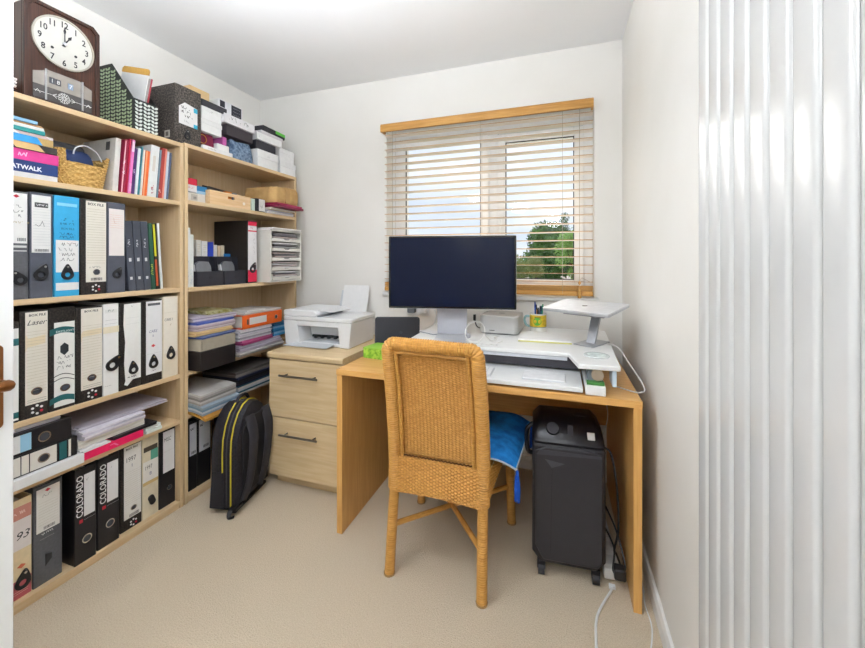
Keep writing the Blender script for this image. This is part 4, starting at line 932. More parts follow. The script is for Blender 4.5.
for i, (lab, pxr, col, th, el) in enumerate(pile):
    y1 = YX(pxr, -1.785); y0 = y1 - (.25 if i < 4 else .24 - .012 * i); dpt = .19 - .006 * i
    t = thing('book', lab + ' beside the basket', 'book', (-1.785 - .002 * (i % 3), y0, zc), (0, 0, 0), 'books piled flat beside the basket')
    L = y1 - y0; cth = min(.002, th * .2)
    mesh_obj('book_cover', MB().prism([(-dpt, 0), (-.001, 0), (0, .001), (0, th - .001), (-.001, th), (-dpt, th), (-dpt, th - cth), (-cth, th - cth), (-cth, cth), (-dpt, cth)], lambda a, b, d: (a, d, b), 0, L), P(col, .45), t, smooth=0)
    mesh_obj('pages', bx(-dpt + .003, -cth - .0003, .003, L - .003, cth + .0002, th - cth - .0002), PAGES, t, smooth=0)
    for e in el:
        if e[0] == 't': lettering(e[1], e[3], P(e[4], .5), t, (.0008, L * e[2], th * .24), UY, UP, bold=.03, sx=.92)
        elif e[0] == 'r': mesh_obj('spine_band', MB().prism([(L * e[1], .0005), (L * e[2], .0005), (L * (e[2] - .08), th - .0005), (L * (e[1] - .08), th - .0005)], YZ, 0, .0007), P(e[3], .5), t, smooth=0)
        elif e[0] == 's': scribble(P(e[3], .5), t, (.0008, L * e[1], th * .2), UY, UP, L * (e[2] - e[1]), th * .6, 1, 5, name='lettering', t=.003)
    zc += th + .0007
ba = thing('wicker_basket', 'small seagrass basket on the upper shelf between books', 'basket', (-1.86, YX(85, -1.8), Zb + .0005), (0, 0, R(4)))
BL, BWd, BH = .192, .13, .14
def bsurf(u, v):
    a = 2 * math.pi * u; s_ = .78 + .22 * v; ex = 5
    cx_ = abs(math.cos(a)) ** (2 / ex) * math.copysign(1, math.cos(a)); sy_ = abs(math.sin(a)) ** (2 / ex) * math.copysign(1, math.sin(a))
    w_ = .004 * math.sin(2 * math.pi * 22 * u + math.pi * int(v * 14)) * abs(math.sin(math.pi * 14 * v))
    top = 0
    return ((cx_ * (BWd / 2) * s_ + w_ * cx_), sy_ * (BL / 2) * s_ + w_ * sy_, v * BH)
def band(v0, v1): return MB().grid(lambda u, v: bsurf(u, v0 + (v1 - v0) * v), 132, max(4, int((v1 - v0) * 56)), True)
def arc_band(u0, u1, v0, v1): return MB().grid(lambda u, v: bsurf(u0 + (u1 - u0) * u, v0 + (v1 - v0) * v), int(132 * (u1 - u0)) + 2, max(4, int((v1 - v0) * 56)))
mesh_obj('basket_side', band(0, .68), BASKETM, ba, smooth=60)
# the rim rises around two handle openings on the long sides
mesh_obj('basket_rim', arc_band(.075, .425, .68, 1), BASKETM, ba, smooth=60); mesh_obj('basket_rim', arc_band(.575, .925, .68, 1), BASKETM, ba, smooth=60)
mesh_obj('basket_base', bx(-.05, .05, -.066, .066, 0, .004), BASKETM, ba)
def hpath(s_): return bez([(s_ * .062, -.045, .125), (s_ * .068, -.04, .150), (s_ * .07, -.01, .165), (s_ * .068, .03, .15), (s_ * .062, .055, .118)], 8)
for s_ in (1, -1): mesh_obj('cord_handle', MB().tube(hpath(s_), .0026, 8), P('D8DADC', .7), ba)
t = thing('navy_pouch', 'navy blue folded cloth inside the seagrass basket', 'cloth', (-1.86, YX(85, -1.8), Zb + .008), (0, 0, R(4)))
def pouch(u, v):
    a = 2 * math.pi * u; b = math.pi * (v - .5); r_ = math.cos(b) ** .5
    return (.042 * r_ * math.cos(a), .062 * r_ * math.sin(a), .078 + .066 * math.sin(b) + .005 * math.sin(3 * a) * r_)
mesh_obj('folded_cloth', MB().grid(pouch, 28, 12, True), P('1F2F55', .8), t, smooth=60); mesh_obj('cloth_tag', bx(.040, .0425, .0, .018, .07, .085), P('5A6A88', .7), t)
t = thing('grey_case', 'soft dark grey case lying behind the basket', 'case', (-2.0, .93, Zb + .0006), (0, 0, 0))
mesh_obj('case_body', MB().prism(rrect(.09, .30, .035, 5), lambda a, b, d: (a, b, d), 0, .205), P('5B5C5F', .6), t, bevel=.02, seg=3); mesh_obj('case_zip', MB().tube([(.0455, -.11, .15), (.0458, 0, .152), (.0455, .11, .15)], .002, 6), P('2A2A2C', .5), t)

# ------------------------------------------------------------------ low shelf of the bookcase by the door: flat files and papers
def flat_file(label, y0, L, z0, th, xf, depth, mat, els, style='lever', rz=0, name='lever_arch_file', group='flat files on the low shelf'):
    """a file lying on its side, spine towards the room; built upright and turned"""
    t = thing(name, label, 'file', (xf, y0 + L, z0), (R(90), 0, 0), group)
    # upright local: y across thickness, z along height -> turned: z runs along -y, y runs up
    c = .003
    if style == 'box': b = mesh_obj('file_body', bx(-depth, 0, 0, th, 0, L), mat, t, bevel=.0015, seg=1)
    else:
        b = mesh_obj('file_cover', MB().prism([(-depth, 0), (-.002, 0), (0, .002), (0, th - .002), (-.002, th), (-depth, th), (-depth, th - c), (-c, th - c), (-c, c), (-depth, c)], XY, 0, L), mat, t, smooth=0)
        mesh_obj('paper_block', bx(-depth + .01, -.02, c + .003, th - c - .003, .012, L - .012), PAGES, t, smooth=0)
    deco(t, b, th, L, els, 41); return t
xq = -1.752
t = carton('flat white box under two flat files', -2.03, xq + .012, .60, YX(82.5, xq), Z4, Z4 + .036, 'EFEFEF', name='shallow_box', cat='box', group='flat files on the low shelf')
yE = YX(78, xq)
flat_file('cream box file with teal bands lying on the white lid', yE - .37, .37, Z4 + .0368, .072, xq - .004, .24, P('1C1B1D', .5),
          [('rect', .06, .94, .17, .97, 'E8E4DA'), ('rect', .06, .94, .09, .15, TEAL, 'teal_band'), ('rect', .06, .94, .055, .075, 'E8E4DA'), ('hole', .5, .27, .0155, 1.1), ('rect', .06, .94, .37, .377, '444444', 'label_line'), ('rect', .06, .94, .43, .437, '444444', 'label_line')], 'box', name='box_file')
yE2 = YX(72.5, xq)
flat_file('black lever arch file lying on the cream box file', yE2 - .32, .32, Z4 + .1098, .076, xq - .006, .24, BLK,
          [('rect', .12, .9, .36, .98, 'E9EAEA'), ('rect', .12, .9, .36, .45, '9CCBE4', 'blue_panel'), ('hole', .5, .25, .0185, 1), ('scrib', .2, .8, .48, .58, 1, '777777')])
def sheets(label, y0, y1, x0, x1, z0, th, mat, rz=0, name='paper_stack', cat='papers', n=3, group='papers on the low shelf', seed=1, parts=None, tilt=0):
    """a wad of paper: a few loose bundles slightly out of line"""
    rnd = random.Random(seed); cx_, cy_ = (x0 + x1) / 2, (y0 + y1) / 2
    t = thing(name, label, cat, (cx_, cy_, z0 + .0004), (R(tilt), 0, R(rz)), group)
    a, b = (x1 - x0) / 2, (y1 - y0) / 2; z = 0
    for k in range(n):
        q = (th - .0004 * n) / n; dx, dy = rnd.uniform(-.006, .006), rnd.uniform(-.006, .006)
        m = mat if not isinstance(mat, (list, tuple)) else mat[k % len(mat)]
        mesh_obj('sheet_bundle', bx(-a + dx, a + dx, -b + dy + .003, b + dy - .003, z, z + q), m, t, rot=(0, 0, R(rnd.uniform(-1.3, 1.3))), smooth=0); z += q + .0004
    return t
GREYP = P('C9C2CB', .7, var=.04); LIL = P('B9B2BD', .7)
y79 = YX(80, xq) + .006
flat_file('bright pink ring binder lying on the low shelf', y79, .228, Z4 + .0005, .03, xq, .24, P('E8245F', .4), [('poly', [(.2, .45), (.35, .44), (.75, .50), (.7, .58), (.6, .57), (.62, .52), (.35, .48)], 'F07AA0', 'printed_swirl')], 'box', name='ring_binder')
sheets('white folder sticking out past the pink binder', y79 + .236, y79 + .31, -2.0, xq - .006, Z4, .026, P('E2EAE4', .6), n=2, seed=2)
sheets('white magazine resting on the pink binder', y79, y79 + .10, -2.0, xq, Z4 + .031, .012, PAPER, n=2, seed=12)
sheets('black glossy catalogue on the pink binder', y79 + .11, y79 + .29, -2.0, xq - .001, Z4 + .031, .014, P('2B292C', .35), n=2, seed=3, name='catalogue', cat='catalogue')
sheets('thick white paper pad above the black catalogue', y79, y79 + .25, -2.0, xq - .012, Z4 + .046, .030, PAGES, n=2, seed=4)
sheets('pale lilac envelopes above the white paper pad', y79 - .0, y79 + .235, -2.0, xq - .004, Z4 + .077, .030, [P('D8D2DE', .7), P('E6E2EA', .7)], n=4, seed=5)
sheets('grey printed papers on top of the low shelf pile', y79 + .01, y79 + .355, -2.02, xq - .03, Z4 + .108, .012, [LIL, GREYP], n=3, seed=6, rz=-2)
sheets('loose white papers on the black lever arch file', .66, yE2 - .02, -2.02, xq - .02, Z4 + .187, .012, [P('DCD8E4', .7), PAPER], n=3, seed=7)

# ------------------------------------------------------------------ corner bookcase, first shelf down
ZA, ZBs, ZCs, ZD = SH2[0], SH2[1], SH2[2], SH2[3]
GA = 'things on the first shelf of the corner bookcase'
def at(px, X): return YX(px, X)
xa = -1.785
t = carton('small white packet with a red top beside the divider', -1.90, xa, 1.397, at(197, xa), ZA + .048, ZA + .118, 'E6E4E4', els=[('rect', 0, 1, .52, 1, 'C8203C', 'red_panel'), ('scrib', .2, .9, .2, .4, 1, 'C8203C')], group=GA, name='packet')
t = carton('white cardboard box under the red topped packet', -1.93, xa - .004, 1.397, at(206, xa), ZA, ZA + .047, 'DCD6CE', els=[('rect', .3, .6, .15, .85, 'B5ADA2', 'printed_panel'), ('bars', .4, .55, .3, .6)], group=GA)
t = carton('small blue box beside the red topped packet', -1.92, xa - .012, at(197.8, xa), at(209, xa), ZA + .048, ZA + .09, '2E78A8', els=[('rect', 0, 1, .0, .35, '9CC4DC', 'label_band')], group=GA)
# wooden tray with hand hole
ty0, ty1 = at(210, -1.765) , at(250.5, -1.765)
t = thing('wooden_tray', 'light wooden tray box with a cut out hand hole', 'tray', (-1.765, ty0, ZA + .0006))
TWD, TH_ = ty1 - ty0, .075
TWM = two_tone('tray_pine', 'E0B988', 'ECCBA2', (20, 1.5, 20), 4, rough=.5)
fr = MB(); hole = rrect(.044, .016, .007, 3, TWD * .5, .05); outr = []
m = MB().box(-.008, 0, 0, TWD / 2 - .024, 0, TH_).box(-.008, 0, TWD / 2 + .024, TWD, 0, TH_).box(-.008, 0, TWD / 2 - .024, TWD / 2 + .024, 0, .042).box(-.008, 0, TWD / 2 - .024, TWD / 2 + .024, .058, TH_)
mesh_obj('front_board', m, TWM, t, smooth=0)
mesh_obj('back_board', bx(-.228, -.22, 0, TWD, 0, TH_), TWM, t, smooth=0)
for y0 in (0, TWD - .008): mesh_obj('end_board', bx(-.2195, -.0085, y0, y0 + .008, 0, TH_), TWM, t, smooth=0)
mesh_obj('tray_base', bx(-.2195, -.0085, .0085, TWD - .0085, .002, .007), TWM, t, smooth=0)
mesh_obj('printed_mark', MB().prism(circ(.009, 14, TWD * .82, .03), YZ, 0, .0006), P('F4E8DA', .6), t, smooth=0)
t = thing('leather_wallet', 'dark leather wallet standing open in the wooden tray', 'wallet', (-1.86, ty0 + .035, ZA + .009))
for s_ in (1, -1): mesh_obj('wallet_flap', MB().hexa([(-.05, .01, 0), (.05, .01, 0), (.05, .014, 0), (-.05, .014, 0), (-.05, .06 + s_ * .02, .115), (.05, .09 + s_ * .02, .085), (.05, .094 + s_ * .02, .085), (-.05, .064 + s_ * .02, .115)]), P('3D3833', .5), t, bevel=.001)
mesh_obj('wallet_clasp', MB().prism(circ(.006, 12, .055, .06), YZ, .05, .052), STEEL, t)
t = carton('small orange box inside the wooden tray', -1.85, -1.80, ty0 + .135, ty0 + .175, ZA + .008, ZA + .093, 'D07A2A', els=[('rect', .1, .9, .7, .9, 'E8A860')], group=GA)
t = carton('small grey blue tin inside the wooden tray', -1.85, -1.80, ty0 + .18, ty0 + .212, ZA + .008, ZA + .09, '6A7280', group=GA)
t = carton('narrow mint green packet beside the wooden tray', -1.9, -1.775, at(251.8, -1.775), at(255.6, -1.775), ZA, ZA + .075, 'CFE0D4', group=GA, name='packet')
t = carton('small white and black box beside the wooden tray', -1.9, -1.765, at(256.2, -1.765), at(265, -1.765), ZA, ZA + .08, '22242A', els=[('rect', .3, .98, .05, .98, 'E6E6E4'), ('scrib', .45, .8, .2, .6, 1, '444444')], group=GA)
ypk = at(265.8, -1.765)
sheets('white letters under the maroon folder', ypk, 2.182, -2.0, -1.758, ZA, .022, [P('DCD8E2', .7), PAPER, P('C8C4D4', .7)], n=4, seed=21, group=GA)
sheets('cream papers just below the maroon folder', ypk + .01, 2.168, -2.0, -1.74, ZA + .0225, .014, [P('E4D8C0', .7), PAPER], n=3, seed=22, rz=0, group=GA)
t = sheets('maroon document folder jutting from the shelf', ypk + .008, 2.182, -1.97, -1.685, ZA + .039, .026, [P('7A1A3A', .45), P('97204A', .45)], n=2, seed=23, rz=1, name='document_folder', cat='folder', group=GA)
pk = thing('brown_parcel', 'brown paper parcel lying on the maroon folder', 'parcel', (-1.822, 2.045, ZA + .0665), (0, 0, 0))
def parcel(u, v):
    a = 2 * math.pi * u; ex = 6; cx_ = abs(math.cos(a)) ** (2 / ex) * math.copysign(1, math.cos(a)); sy_ = abs(math.sin(a)) ** (2 / ex) * math.copysign(1, math.sin(a))
    q = 1 - .06 * abs(2 * v - 1) ** 4
    return (.125 * (1 if cx_ > 0 else 1.0) * cx_ * q, sy_ * .135 * q + .004 * math.sin(7 * a), .108 * v * (1 - .12 * (sy_ < 0) * abs(sy_)) + .002 * math.sin(11 * a) * v)
m = MB().grid(parcel, 48, 8, True); n0 = 0; m.f.append(tuple(range(48))[::-1]); m.f.append(tuple(range(48 * 8, 48 * 9)))
mesh_obj('parcel_wrap', m, KRAFT, pk, smooth=50); mesh_obj('parcel_tape', bx(.1195, .1255, -.02, .02, .004, .09), P('B8925A', .4), pk, smooth=0)

# second shelf: bottles, tubes, black bins, lever arch file, drawer tower
GB = 'things on the second shelf of the corner bookcase'
xb = -1.79
t = carton('tall white carton at the divider end of the shelf', -1.86, xb, 1.397, 1.430, ZBs, ZBs + .305, 'EAEDEA', els=[('scrib', .2, .8, .1, .45, 6, 'A8C0D8')], group=GB)
t = carton('tall pale carton second from the divider', -1.87, xb - .01, 1.432, 1.456, ZBs, ZBs + .272, 'E8EBE6', els=[('scrib', .2, .8, .05, .4, 6, '9CB8CC')], group=GB)
for i, (p0, p1, yt, col, lab) in enumerate(((196.4, 201, 240, 'E9E6DC', 'white'), (201.6, 207.6, 241, 'EDEBE8', 'white with orange print'), (208, 213.4, 242, '2A44B8', 'royal blue'), (213.8, 217.2, 245, 'E6E0D8', 'cream'), (217.6, 220.6, 246, 'D8C0A0', 'tan'), (221, 224.4, 245.5, 'D9CCB4', 'beige'))):
    X_ = -1.91; y0, y1 = YX(p0, X_), YX(p1, X_)
    h_ = onX(p0, yt, X_)[2] - ZBs
    t = thing('upright_booklet', lab + ' small book standing behind the black bins', 'book', (X_, y0, ZBs + .0006), group='small books behind the black bins')
    w_ = y1 - y0 - .001
    mesh_obj('book_cover', MB().prism([(-.11, 0), (0, 0), (0, w_), (-.11, w_), (-.11, w_ - .001), (-.001, w_ - .001), (-.001, .001), (-.11, .001)], XY, 0, h_), P(col, .5), t, smooth=0); mesh_obj('pages', bx(-.108, -.0014, .0012, w_ - .0012, .002, h_ - .002), PAGES, t, smooth=0)
    if i in (0, 1): deco(t, None, w_, h_, [('rules', .2, .8, .75, .9, 4, 'C8A878')], 3)
t = carton('small bright blue box behind the right black bin', -1.96, -1.90, at(225, -1.9), at(230.6, -1.9), ZBs, ZBs + .178, '2272B0', group=GB)
def bin_(label, y0, y1, seed):
    t = thing('desk_bin', label, 'bin', (-1.782, y0, ZBs + .0006), group='black card bins on the second shelf')
    w = y1 - y0; c = .004; BM = P('26262E', .55); D = .105
    for yy in (0, w - c): mesh_obj('side_board', MB().prism([(0, 0), (0, .078), (-.055, .082), (-.06, .155), (-D, .16), (-D, 0)], lambda a, b, d: (a, d, b), yy, yy + c), BM, t, smooth=0)
    mesh_obj('front_board', bx(-c, 0, c + .0003, w - c - .0003, 0, .078), BM, t, smooth=0); mesh_obj('back_board', bx(-D, -D + c, c + .0003, w - c - .0003, 0, .16), BM, t, smooth=0)
    mesh_obj('base_board', bx(-D + c + .0003, -c - .0003, c + .0003, w - c - .0003, 0, c), BM, t, smooth=0)
    mesh_obj('thumb_notch', MB().prism(circ(.010, 14, w / 2, .045), YZ, 0, .0008), P('1A1A20', .5), t, smooth=0)
    f = thing('silver_card', 'rounded silver card holder inside the %s black bin' % ('left' if seed == 1 else 'right'), 'holder', (-1.825, y0 + w * .2, ZBs + .006), (0, R(-8), 0), 'silver card holders in the bins')
    mesh_obj('holder_body', MB().prism([(0, 0), (w * .62, 0), (w * .62, .10), (w * .54, .125), (w * .2, .13), (.006, .115)], YZ, -.022, 0), P('77787C', .3, .4), f, bevel=.003); mesh_obj('holder_edge', bx(-.018, .0006, -.006, -.0005, .0, .11), P('E6E6E8', .4), f, smooth=0)
bin_('left black card bin on the second shelf', 1.463, 1.622, 1); bin_('right black card bin on the second shelf', 1.630, 1.778, 2)
xf = -1.775
y0, y1 = 1.788, 1.860
file_at('lever_arch_file', 'marbled lever arch file with red and white spine', 'file', y0, y1 - y0, ZBs, .378, xf, .265, MARBLED_D,
        [('rect', .02, .98, .02, .985, 'ECEAEC'), ('rect', .02, .98, .92, .985, 'D82248', 'red_panel'), ('rect', .02, .98, .825, .845, 'D82248', 'red_panel'), ('rect', .02, .98, .02, .21, 'D82248', 'red_panel'), ('text', 'FILE', .2, .86, .012, 'D05070'), ('scrib', .6, .8, .4, .8, 6, '888888'), ('pull', .5, .22, .06, -25)], 'lever', group=GB, seed=55)
du = thing('drawer_tower', 'white plastic drawer tower crammed with papers', 'drawers', (-1.70, 1.893, ZBs + .0006))
DWd, DHt, DD = .292, .330, .29
PL = P('E6E3DA', .4, var=.02)
for yy in (0, DWd - .008): mesh_obj('side_panel', bx(-DD, 0, yy, yy + .008, 0, DHt), PL, du, bevel=.002)
mesh_obj('top_panel', bx(-DD, 0, .0085, DWd - .0085, DHt - .008, DHt), PL, du); mesh_obj('base_panel', bx(-DD, 0, .0085, DWd - .0085, 0, .008), PL, du); mesh_obj('back_panel', bx(-DD, -DD + .004, .0085, DWd - .0085, .0085, DHt - .0085), PL, du)
rnd = random.Random(3)
for k in range(5):
    z0 = .012 + k * .0615; slide = .006 * (k == 0) + rnd.uniform(0, .004)
    d = mesh_obj('drawer', MB().box(-DD + .02, slide - .004, .011, DWd - .011, z0, z0 + .003).box(-DD + .02, slide - .004, .011, .014, z0 + .003, z0 + .04).box(-DD + .02, slide - .004, DWd - .014, DWd - .011, z0 + .003, z0 + .04), PL, du, smooth=0)
    mesh_obj('drawer_front', MB().prism([(.011, z0), (DWd - .011, z0), (DWd - .011, z0 + .020), (DWd * .62, z0 + .020), (DWd * .56, z0 + .011), (DWd * .44, z0 + .011), (DWd * .38, z0 + .020), (.011, z0 + .020)], YZ, slide - .0035, slide), PL, d, smooth=0)
    for q in range(5):
        zz = z0 + .004 + q * .0105; mesh_obj('paper_bundle', MB().hexa([(-.22, .02 + rnd.uniform(0, .02), zz), (-.004, .018 + rnd.uniform(0, .03), zz), (-.004, DWd - .02 - rnd.uniform(0, .04), zz), (-.22, DWd - .02, zz), (-.22, .02, zz + .007), (-.004, .02 + rnd.uniform(0, .03), zz + .007 + rnd.uniform(-.004, .002)), (-.004, DWd - .02 - rnd.uniform(0, .04), zz + .007 + rnd.uniform(-.004, .002)), (-.22, DWd - .03, zz + .007)]), P(rnd.choice(['D8D6D8', 'F0EEEC', '9A9496', '6A666A', 'C9B8B4']), .7), d, smooth=0)
sheets('loose papers on top of the white drawer tower', 1.90, 2.172, -1.98, -1.69, ZBs + DHt + .001, .014, [PAPER, P('C8BEBC', .7), P('E6E2DE', .7)], n=4, seed=30, rz=-3, group=GB)

# third shelf: black box, grey files, papers; orange file on the right pile
GC = 'papers piled on the third shelf of the corner bookcase'
carton('black cardboard box jutting out of the third shelf', -1.99, -1.695, 1.408, 1.622, ZCs, ZCs + .097, '1C1718', name='carton', group=GC)
zz = ZCs + .0985
flat_file('grey cardboard file lying on the black box', 1.412, .215, zz, .058, -1.70, .26, P('A09888', .6), [('scrib', .3, .6, .1, .4, 1, '6A6458'), ('rules', .1, .9, .95, .97, 2, '5A5248')], 'box', name='box_file', group=GC)
zz += .0595
sheets('royal blue folder on the grey cardboard file', 1.415, 1.64, -1.97, -1.705, zz, .013, [P('2E4FA0', .5), P('6A7AA8', .6)], n=2, seed=31, rz=5, name='document_folder', cat='folder', group=GC)
sheets('cream envelope above the royal blue folder', 1.40, 1.63, -1.99, -1.72, zz + .014, .022, [P('DCC08C', .7), P('C8A878', .7)], n=3, seed=32, group=GC, name='envelope', cat='envelope')
sheets('crumpled pinkish papers above the cream envelope', 1.41, 1.66, -1.99, -1.735, zz + .037, .03, [P('C4B4BC', .7), P('DCD4D8', .7), P('B0A0A8', .7)], n=5, seed=33, rz=2, group=GC)
sheets('papers with bright blue covers near the top of the left pile', 1.41, 1.65, -1.99, -1.74, zz + .068, .014, [P('6C78C0', .6), P('3C5CB8', .6)], n=3, seed=34, rz=3, group=GC)
sheets('lilac papers on top of the left pile', 1.41, 1.68, -1.99, -1.75, zz + .083, .022, [P('BDB4C4', .7), P('D4CCD4', .7), P('9C94A4', .7)], n=4, seed=35, rz=-2, group=GC)
yr0 = 1.70
sheets('grey ring folder at the bottom of the right pile', yr0 - .02, 2.06, -2.0, -1.742, ZCs, .028, [P('B8B4B8', .6), P('CFCBC8', .6)], n=3, seed=36, rz=0, group=GC)
sheets('lilac papers low in the right pile', yr0 - .01, 2.04, -2.0, -1.745, ZCs + .029, .032, [P('B8AEC0', .7), P('D0CAD6', .7)], n=5, seed=37, group=GC)
sheets('magenta folder in the right pile under the orange file', yr0, 1.96, -2.0, -1.74, ZCs + .062, .024, [P('9A3868', .5), P('B85A88', .5)], n=2, seed=38, rz=3, name='document_folder', cat='folder', group=GC)
sheets('white and grey papers under the orange file', yr0, 1.955, -2.0, -1.745, ZCs + .087, .066, [P('DCD8E0', .7), P('A8A8B0', .7), P('EAE8EC', .7)], n=7, seed=39, rz=-1, group=GC)
sheets('bright blue envelopes beside the orange file pile', 1.985, 2.175, -2.0, -1.76, ZCs + .062, .075, [P('3A8CC0', .6), P('7CAED0', .6), P('2A78B0', .6)], n=6, seed=40, group=GC)
sheets('tan folders behind the printer corner of the shelf', 2.07, 2.185, -2.0, -1.76, ZCs, .055, [P('B89C74', .7), P('8E7450', .7)], n=4, seed=41, group=GC)
flat_file('orange lever arch file lying on the right pile', 1.712, .325, ZCs + .1545, .078, -1.738, .27, P('E2621A', .4), [('rect', .25, .78, .42, .84, 'EDEBE8'), ('rect', .3, .7, .86, .9, '3A3530', 'label_holder'), ('hole', .5, .17, .013, 1)], group=GC)
sheets('grey pad on the orange file', 1.74, 2.05, -2.0, -1.75, ZCs + .233, .012, [P('B8B2B0', .7), P('D8D4D0', .7)], n=2, seed=42, group=GC)
sheets('white letter on top of the papers beside the map', 1.79, 1.93, -1.95, -1.765, ZCs + .2455, .006, PAPER, n=2, seed=43, rz=-8, group=GC)
mp_ = sheets('folded yellow green map on the lilac papers', 1.52, 1.685, -1.99, -1.77, zz + .106, .018, two_tone('map_print', '8C8440', 'C8C4A0', (1, 1, 1), 45, rough=.6), n=3, seed=44, rz=-4, name='folded_map', cat='map', group=GC)

# fourth shelf: plastic wallets, papers, sagging tan folder
GD = 'wallets and papers on the fourth shelf of the corner bookcase'
def sag(label, y0, y1, x0, x1, z0, th, mat, drop, name, cat, n=1):
    t = thing(name, label, cat, ((x0 + x1) / 2, (y0 + y1) / 2, z0 + .0004), group=GD)
    a, b = (x1 - x0) / 2, (y1 - y0) / 2
    def f(u, v, w):
        x = -a + 2 * a * u; over = max(0, ((x0 + x1) / 2 + x) - BX); return (x, -b + 2 * b * v, w - drop * (over / .1) ** 1.6)
    for k in range(n):
        q = th / n; m = MB().grid(lambda u, v: f(u, v, q * (k + 1) - .0008), 14, 8).grid(lambda u, v: f(u, v, q * k), 14, 8)
        base = len(m.v) // 2; nu, nv = 15, 9
        loop = [i for i in range(nu)] + [nu * j + nu - 1 for j in range(1, nv)] + [nu * (nv - 1) + i for i in range(nu - 2, -1, -1)] + [nu * j for j in range(nv - 2, 0, -1)]
        for i in range(len(loop)): p, q2 = loop[i], loop[(i + 1) % len(loop)]; m.f.append((p, q2, base + q2, base + p))
        mesh_obj('sheet_bundle', m, mat[k % len(mat)], t, smooth=30)
    return t
sag('tan card folder sagging over the shelf edge', 1.40, 1.66, -1.98, -1.655, ZD, .012, [P('C89A48', .6), P('A87830', .6)], .022, 'document_folder', 'folder', 2)
sag('clear plastic wallet with blue papers on the tan folder', 1.402, 1.63, -1.99, -1.675, ZD + .0135, .04, [P('9AA8B4', .25), P('C4CCD4', .25), P('7E98AC', .25)], .018, 'plastic_wallet', 'wallet', 4)
sag('bulging clear plastic wallet with grey papers on top', 1.402, 1.62, -1.99, -1.69, ZD + .0545, .052, [P('A8A4A0', .2), P('C4C0BC', .2), P('8C8884', .2)], .014, 'plastic_wallet', 'wallet', 5)
sag('white and teal folders on the fourth shelf', 1.685, 1.98, -2.0, -1.74, ZD + .0, .055, [P('D8D4CC', .6), P('2F5A6A', .6), P('C8CCD4', .6)], .01, 'document_folder', 'folder', 5)
sag('navy and black folders beside the plastic wallets', 1.675, 1.99, -2.0, -1.735, ZD + .056, .045, [P('20243A', .5), P('2A2628', .5), P('1C1A1C', .5)], .01, 'document_folder', 'folder', 4)
sag('dark grey folder at the top of the fourth shelf', 1.67, 2.0, -2.0, -1.745, ZD + .102, .03, [P('6A6460', .6), P('4A4644', .6)], .0, 'document_folder', 'folder', 2)
# behind the backpack
carton('small tan cardboard box on the bottom shelf behind the backpack', -1.98, -1.80, 1.72, 1.86, SH2[4], SH2[4] + .19, '8C6C3E', group='things behind the backpack')
carton('dark blue box standing on the tan cardboard box', -1.97, -1.81, 1.725, 1.855, SH2[4] + .191, SH2[4] + .31, '1B2350', group='things behind the backpack')

# ------------------------------------------------------------------ backpack
bp = thing('backpack', 'black backpack with yellow piping standing against the filing cabinet', 'backpack', (-1.528, 1.385, 0), (0, 0, R(11)))
BKF = two_tone('backpack_nylon', '15141A', '24232A', (1, 1, 1), 120, rough=.6); YEL = P('C9B82A', .5)
W_, Hh = .27, .485
def bprof(inset=0):
    pts = []
    for k in range(25):
        t_ = k / 24
        if t_ < .3: y, z = 0, .02 + t_ / .3 * (Hh * .55)
        elif t_ < .7:
            a = math.pi * (1 - (t_ - .3) / .4); y = W_ / 2 + math.cos(a) * W_ / 2; z = .02 + Hh * .55 + math.sin(a) * Hh * .42
        else: y, z = W_, .02 + (1 - (t_ - .7) / .3) * (Hh * .55)
        cy, cz = W_ / 2, Hh * .5
        pts.append((cy + (y - cy) * (1 - inset), cz + (z - cz) * (1 - inset)))
    return pts
# depth runs along local x from 0 (away from the room) to .15 (the padded back)
layers = [(.0, .18), (.012, .06), (.05, .02), (.075, .0), (.118, .0), (.145, .03), (.152, .14)]
m = MB(); n_ = 25
for x, ins in layers: m.v += [(x - .075 + .0, y, z + .012) for y, z in bprof(ins)]
for i in range(len(layers) - 1):
    for k in range(n_): a = i * n_ + k; b = i * n_ + (k + 1) % n_; m.f.append((a, b, b + n_, a + n_))
m.f.append(tuple(range(n_))[::-1]); m.f.append(tuple(range((len(layers) - 1) * n_, len(layers) * n_)))
mesh_obj('pack_body', m, BKF, bp, smooth=50)
for x in (.0, .043): mesh_obj('piping', MB().tube([(x, y, z + .012) for y, z in bprof(-.006)], .0034, 6), YEL, bp)
mesh_obj('zip', MB().tube([(.022, y, z + .012) for y, z in bprof(-.005)], .0028, 6), P('2E2E34', .3), bp)
for x0, yy in ((.078, .06), (.078, .19)):
    s_ = bez([(x0, yy + .03, .44), (x0 + .03, yy + .022, .36), (x0 + .034, yy + .01, .25), (x0 + .022, yy, .13), (x0 + .004, yy - .02, .05)], 6)
    mesh_obj('shoulder_strap', MB().tube(s_, 0, 12, True, lambda t: (.032 - .012 * t, .008)), P('26252B', .7), bp)
mesh_obj('top_handle', MB().tube(bez([(.0, .10, .488), (.0, .125, .515), (.0, .175, .515), (.0, .20, .488)], 8), .008, 8), BKF, bp)
mesh_obj('back_pad', MB().prism(rrect(.2, .36, .05, 5, W_ / 2, .25), YZ, .0775, .086), P('1B1A1E', .8), bp, bevel=.003)
mesh_obj('badge', bx(.0862, .0875, .10, .122, .39, .415), P('B8763A', .5), bp, smooth=0)
mesh_obj('strap_buckle', bx(.05, .082, -.02, .035, .022, .045), P('101013', .4), bp, bevel=.004)
mesh_obj('strap_end', MB().tube(bez([(.06, .01, .05), (.055, -.02, .035), (.06, -.035, .012), (.075, -.02, .008)], 6), 0, 8, True, lambda t: (.012, .003)), P('1A1A1E', .6), bp)
mesh_obj('foot_pad', bx(-.05, .06, .03, .27, 0, .014), P('121215', .6), bp, bevel=.003)
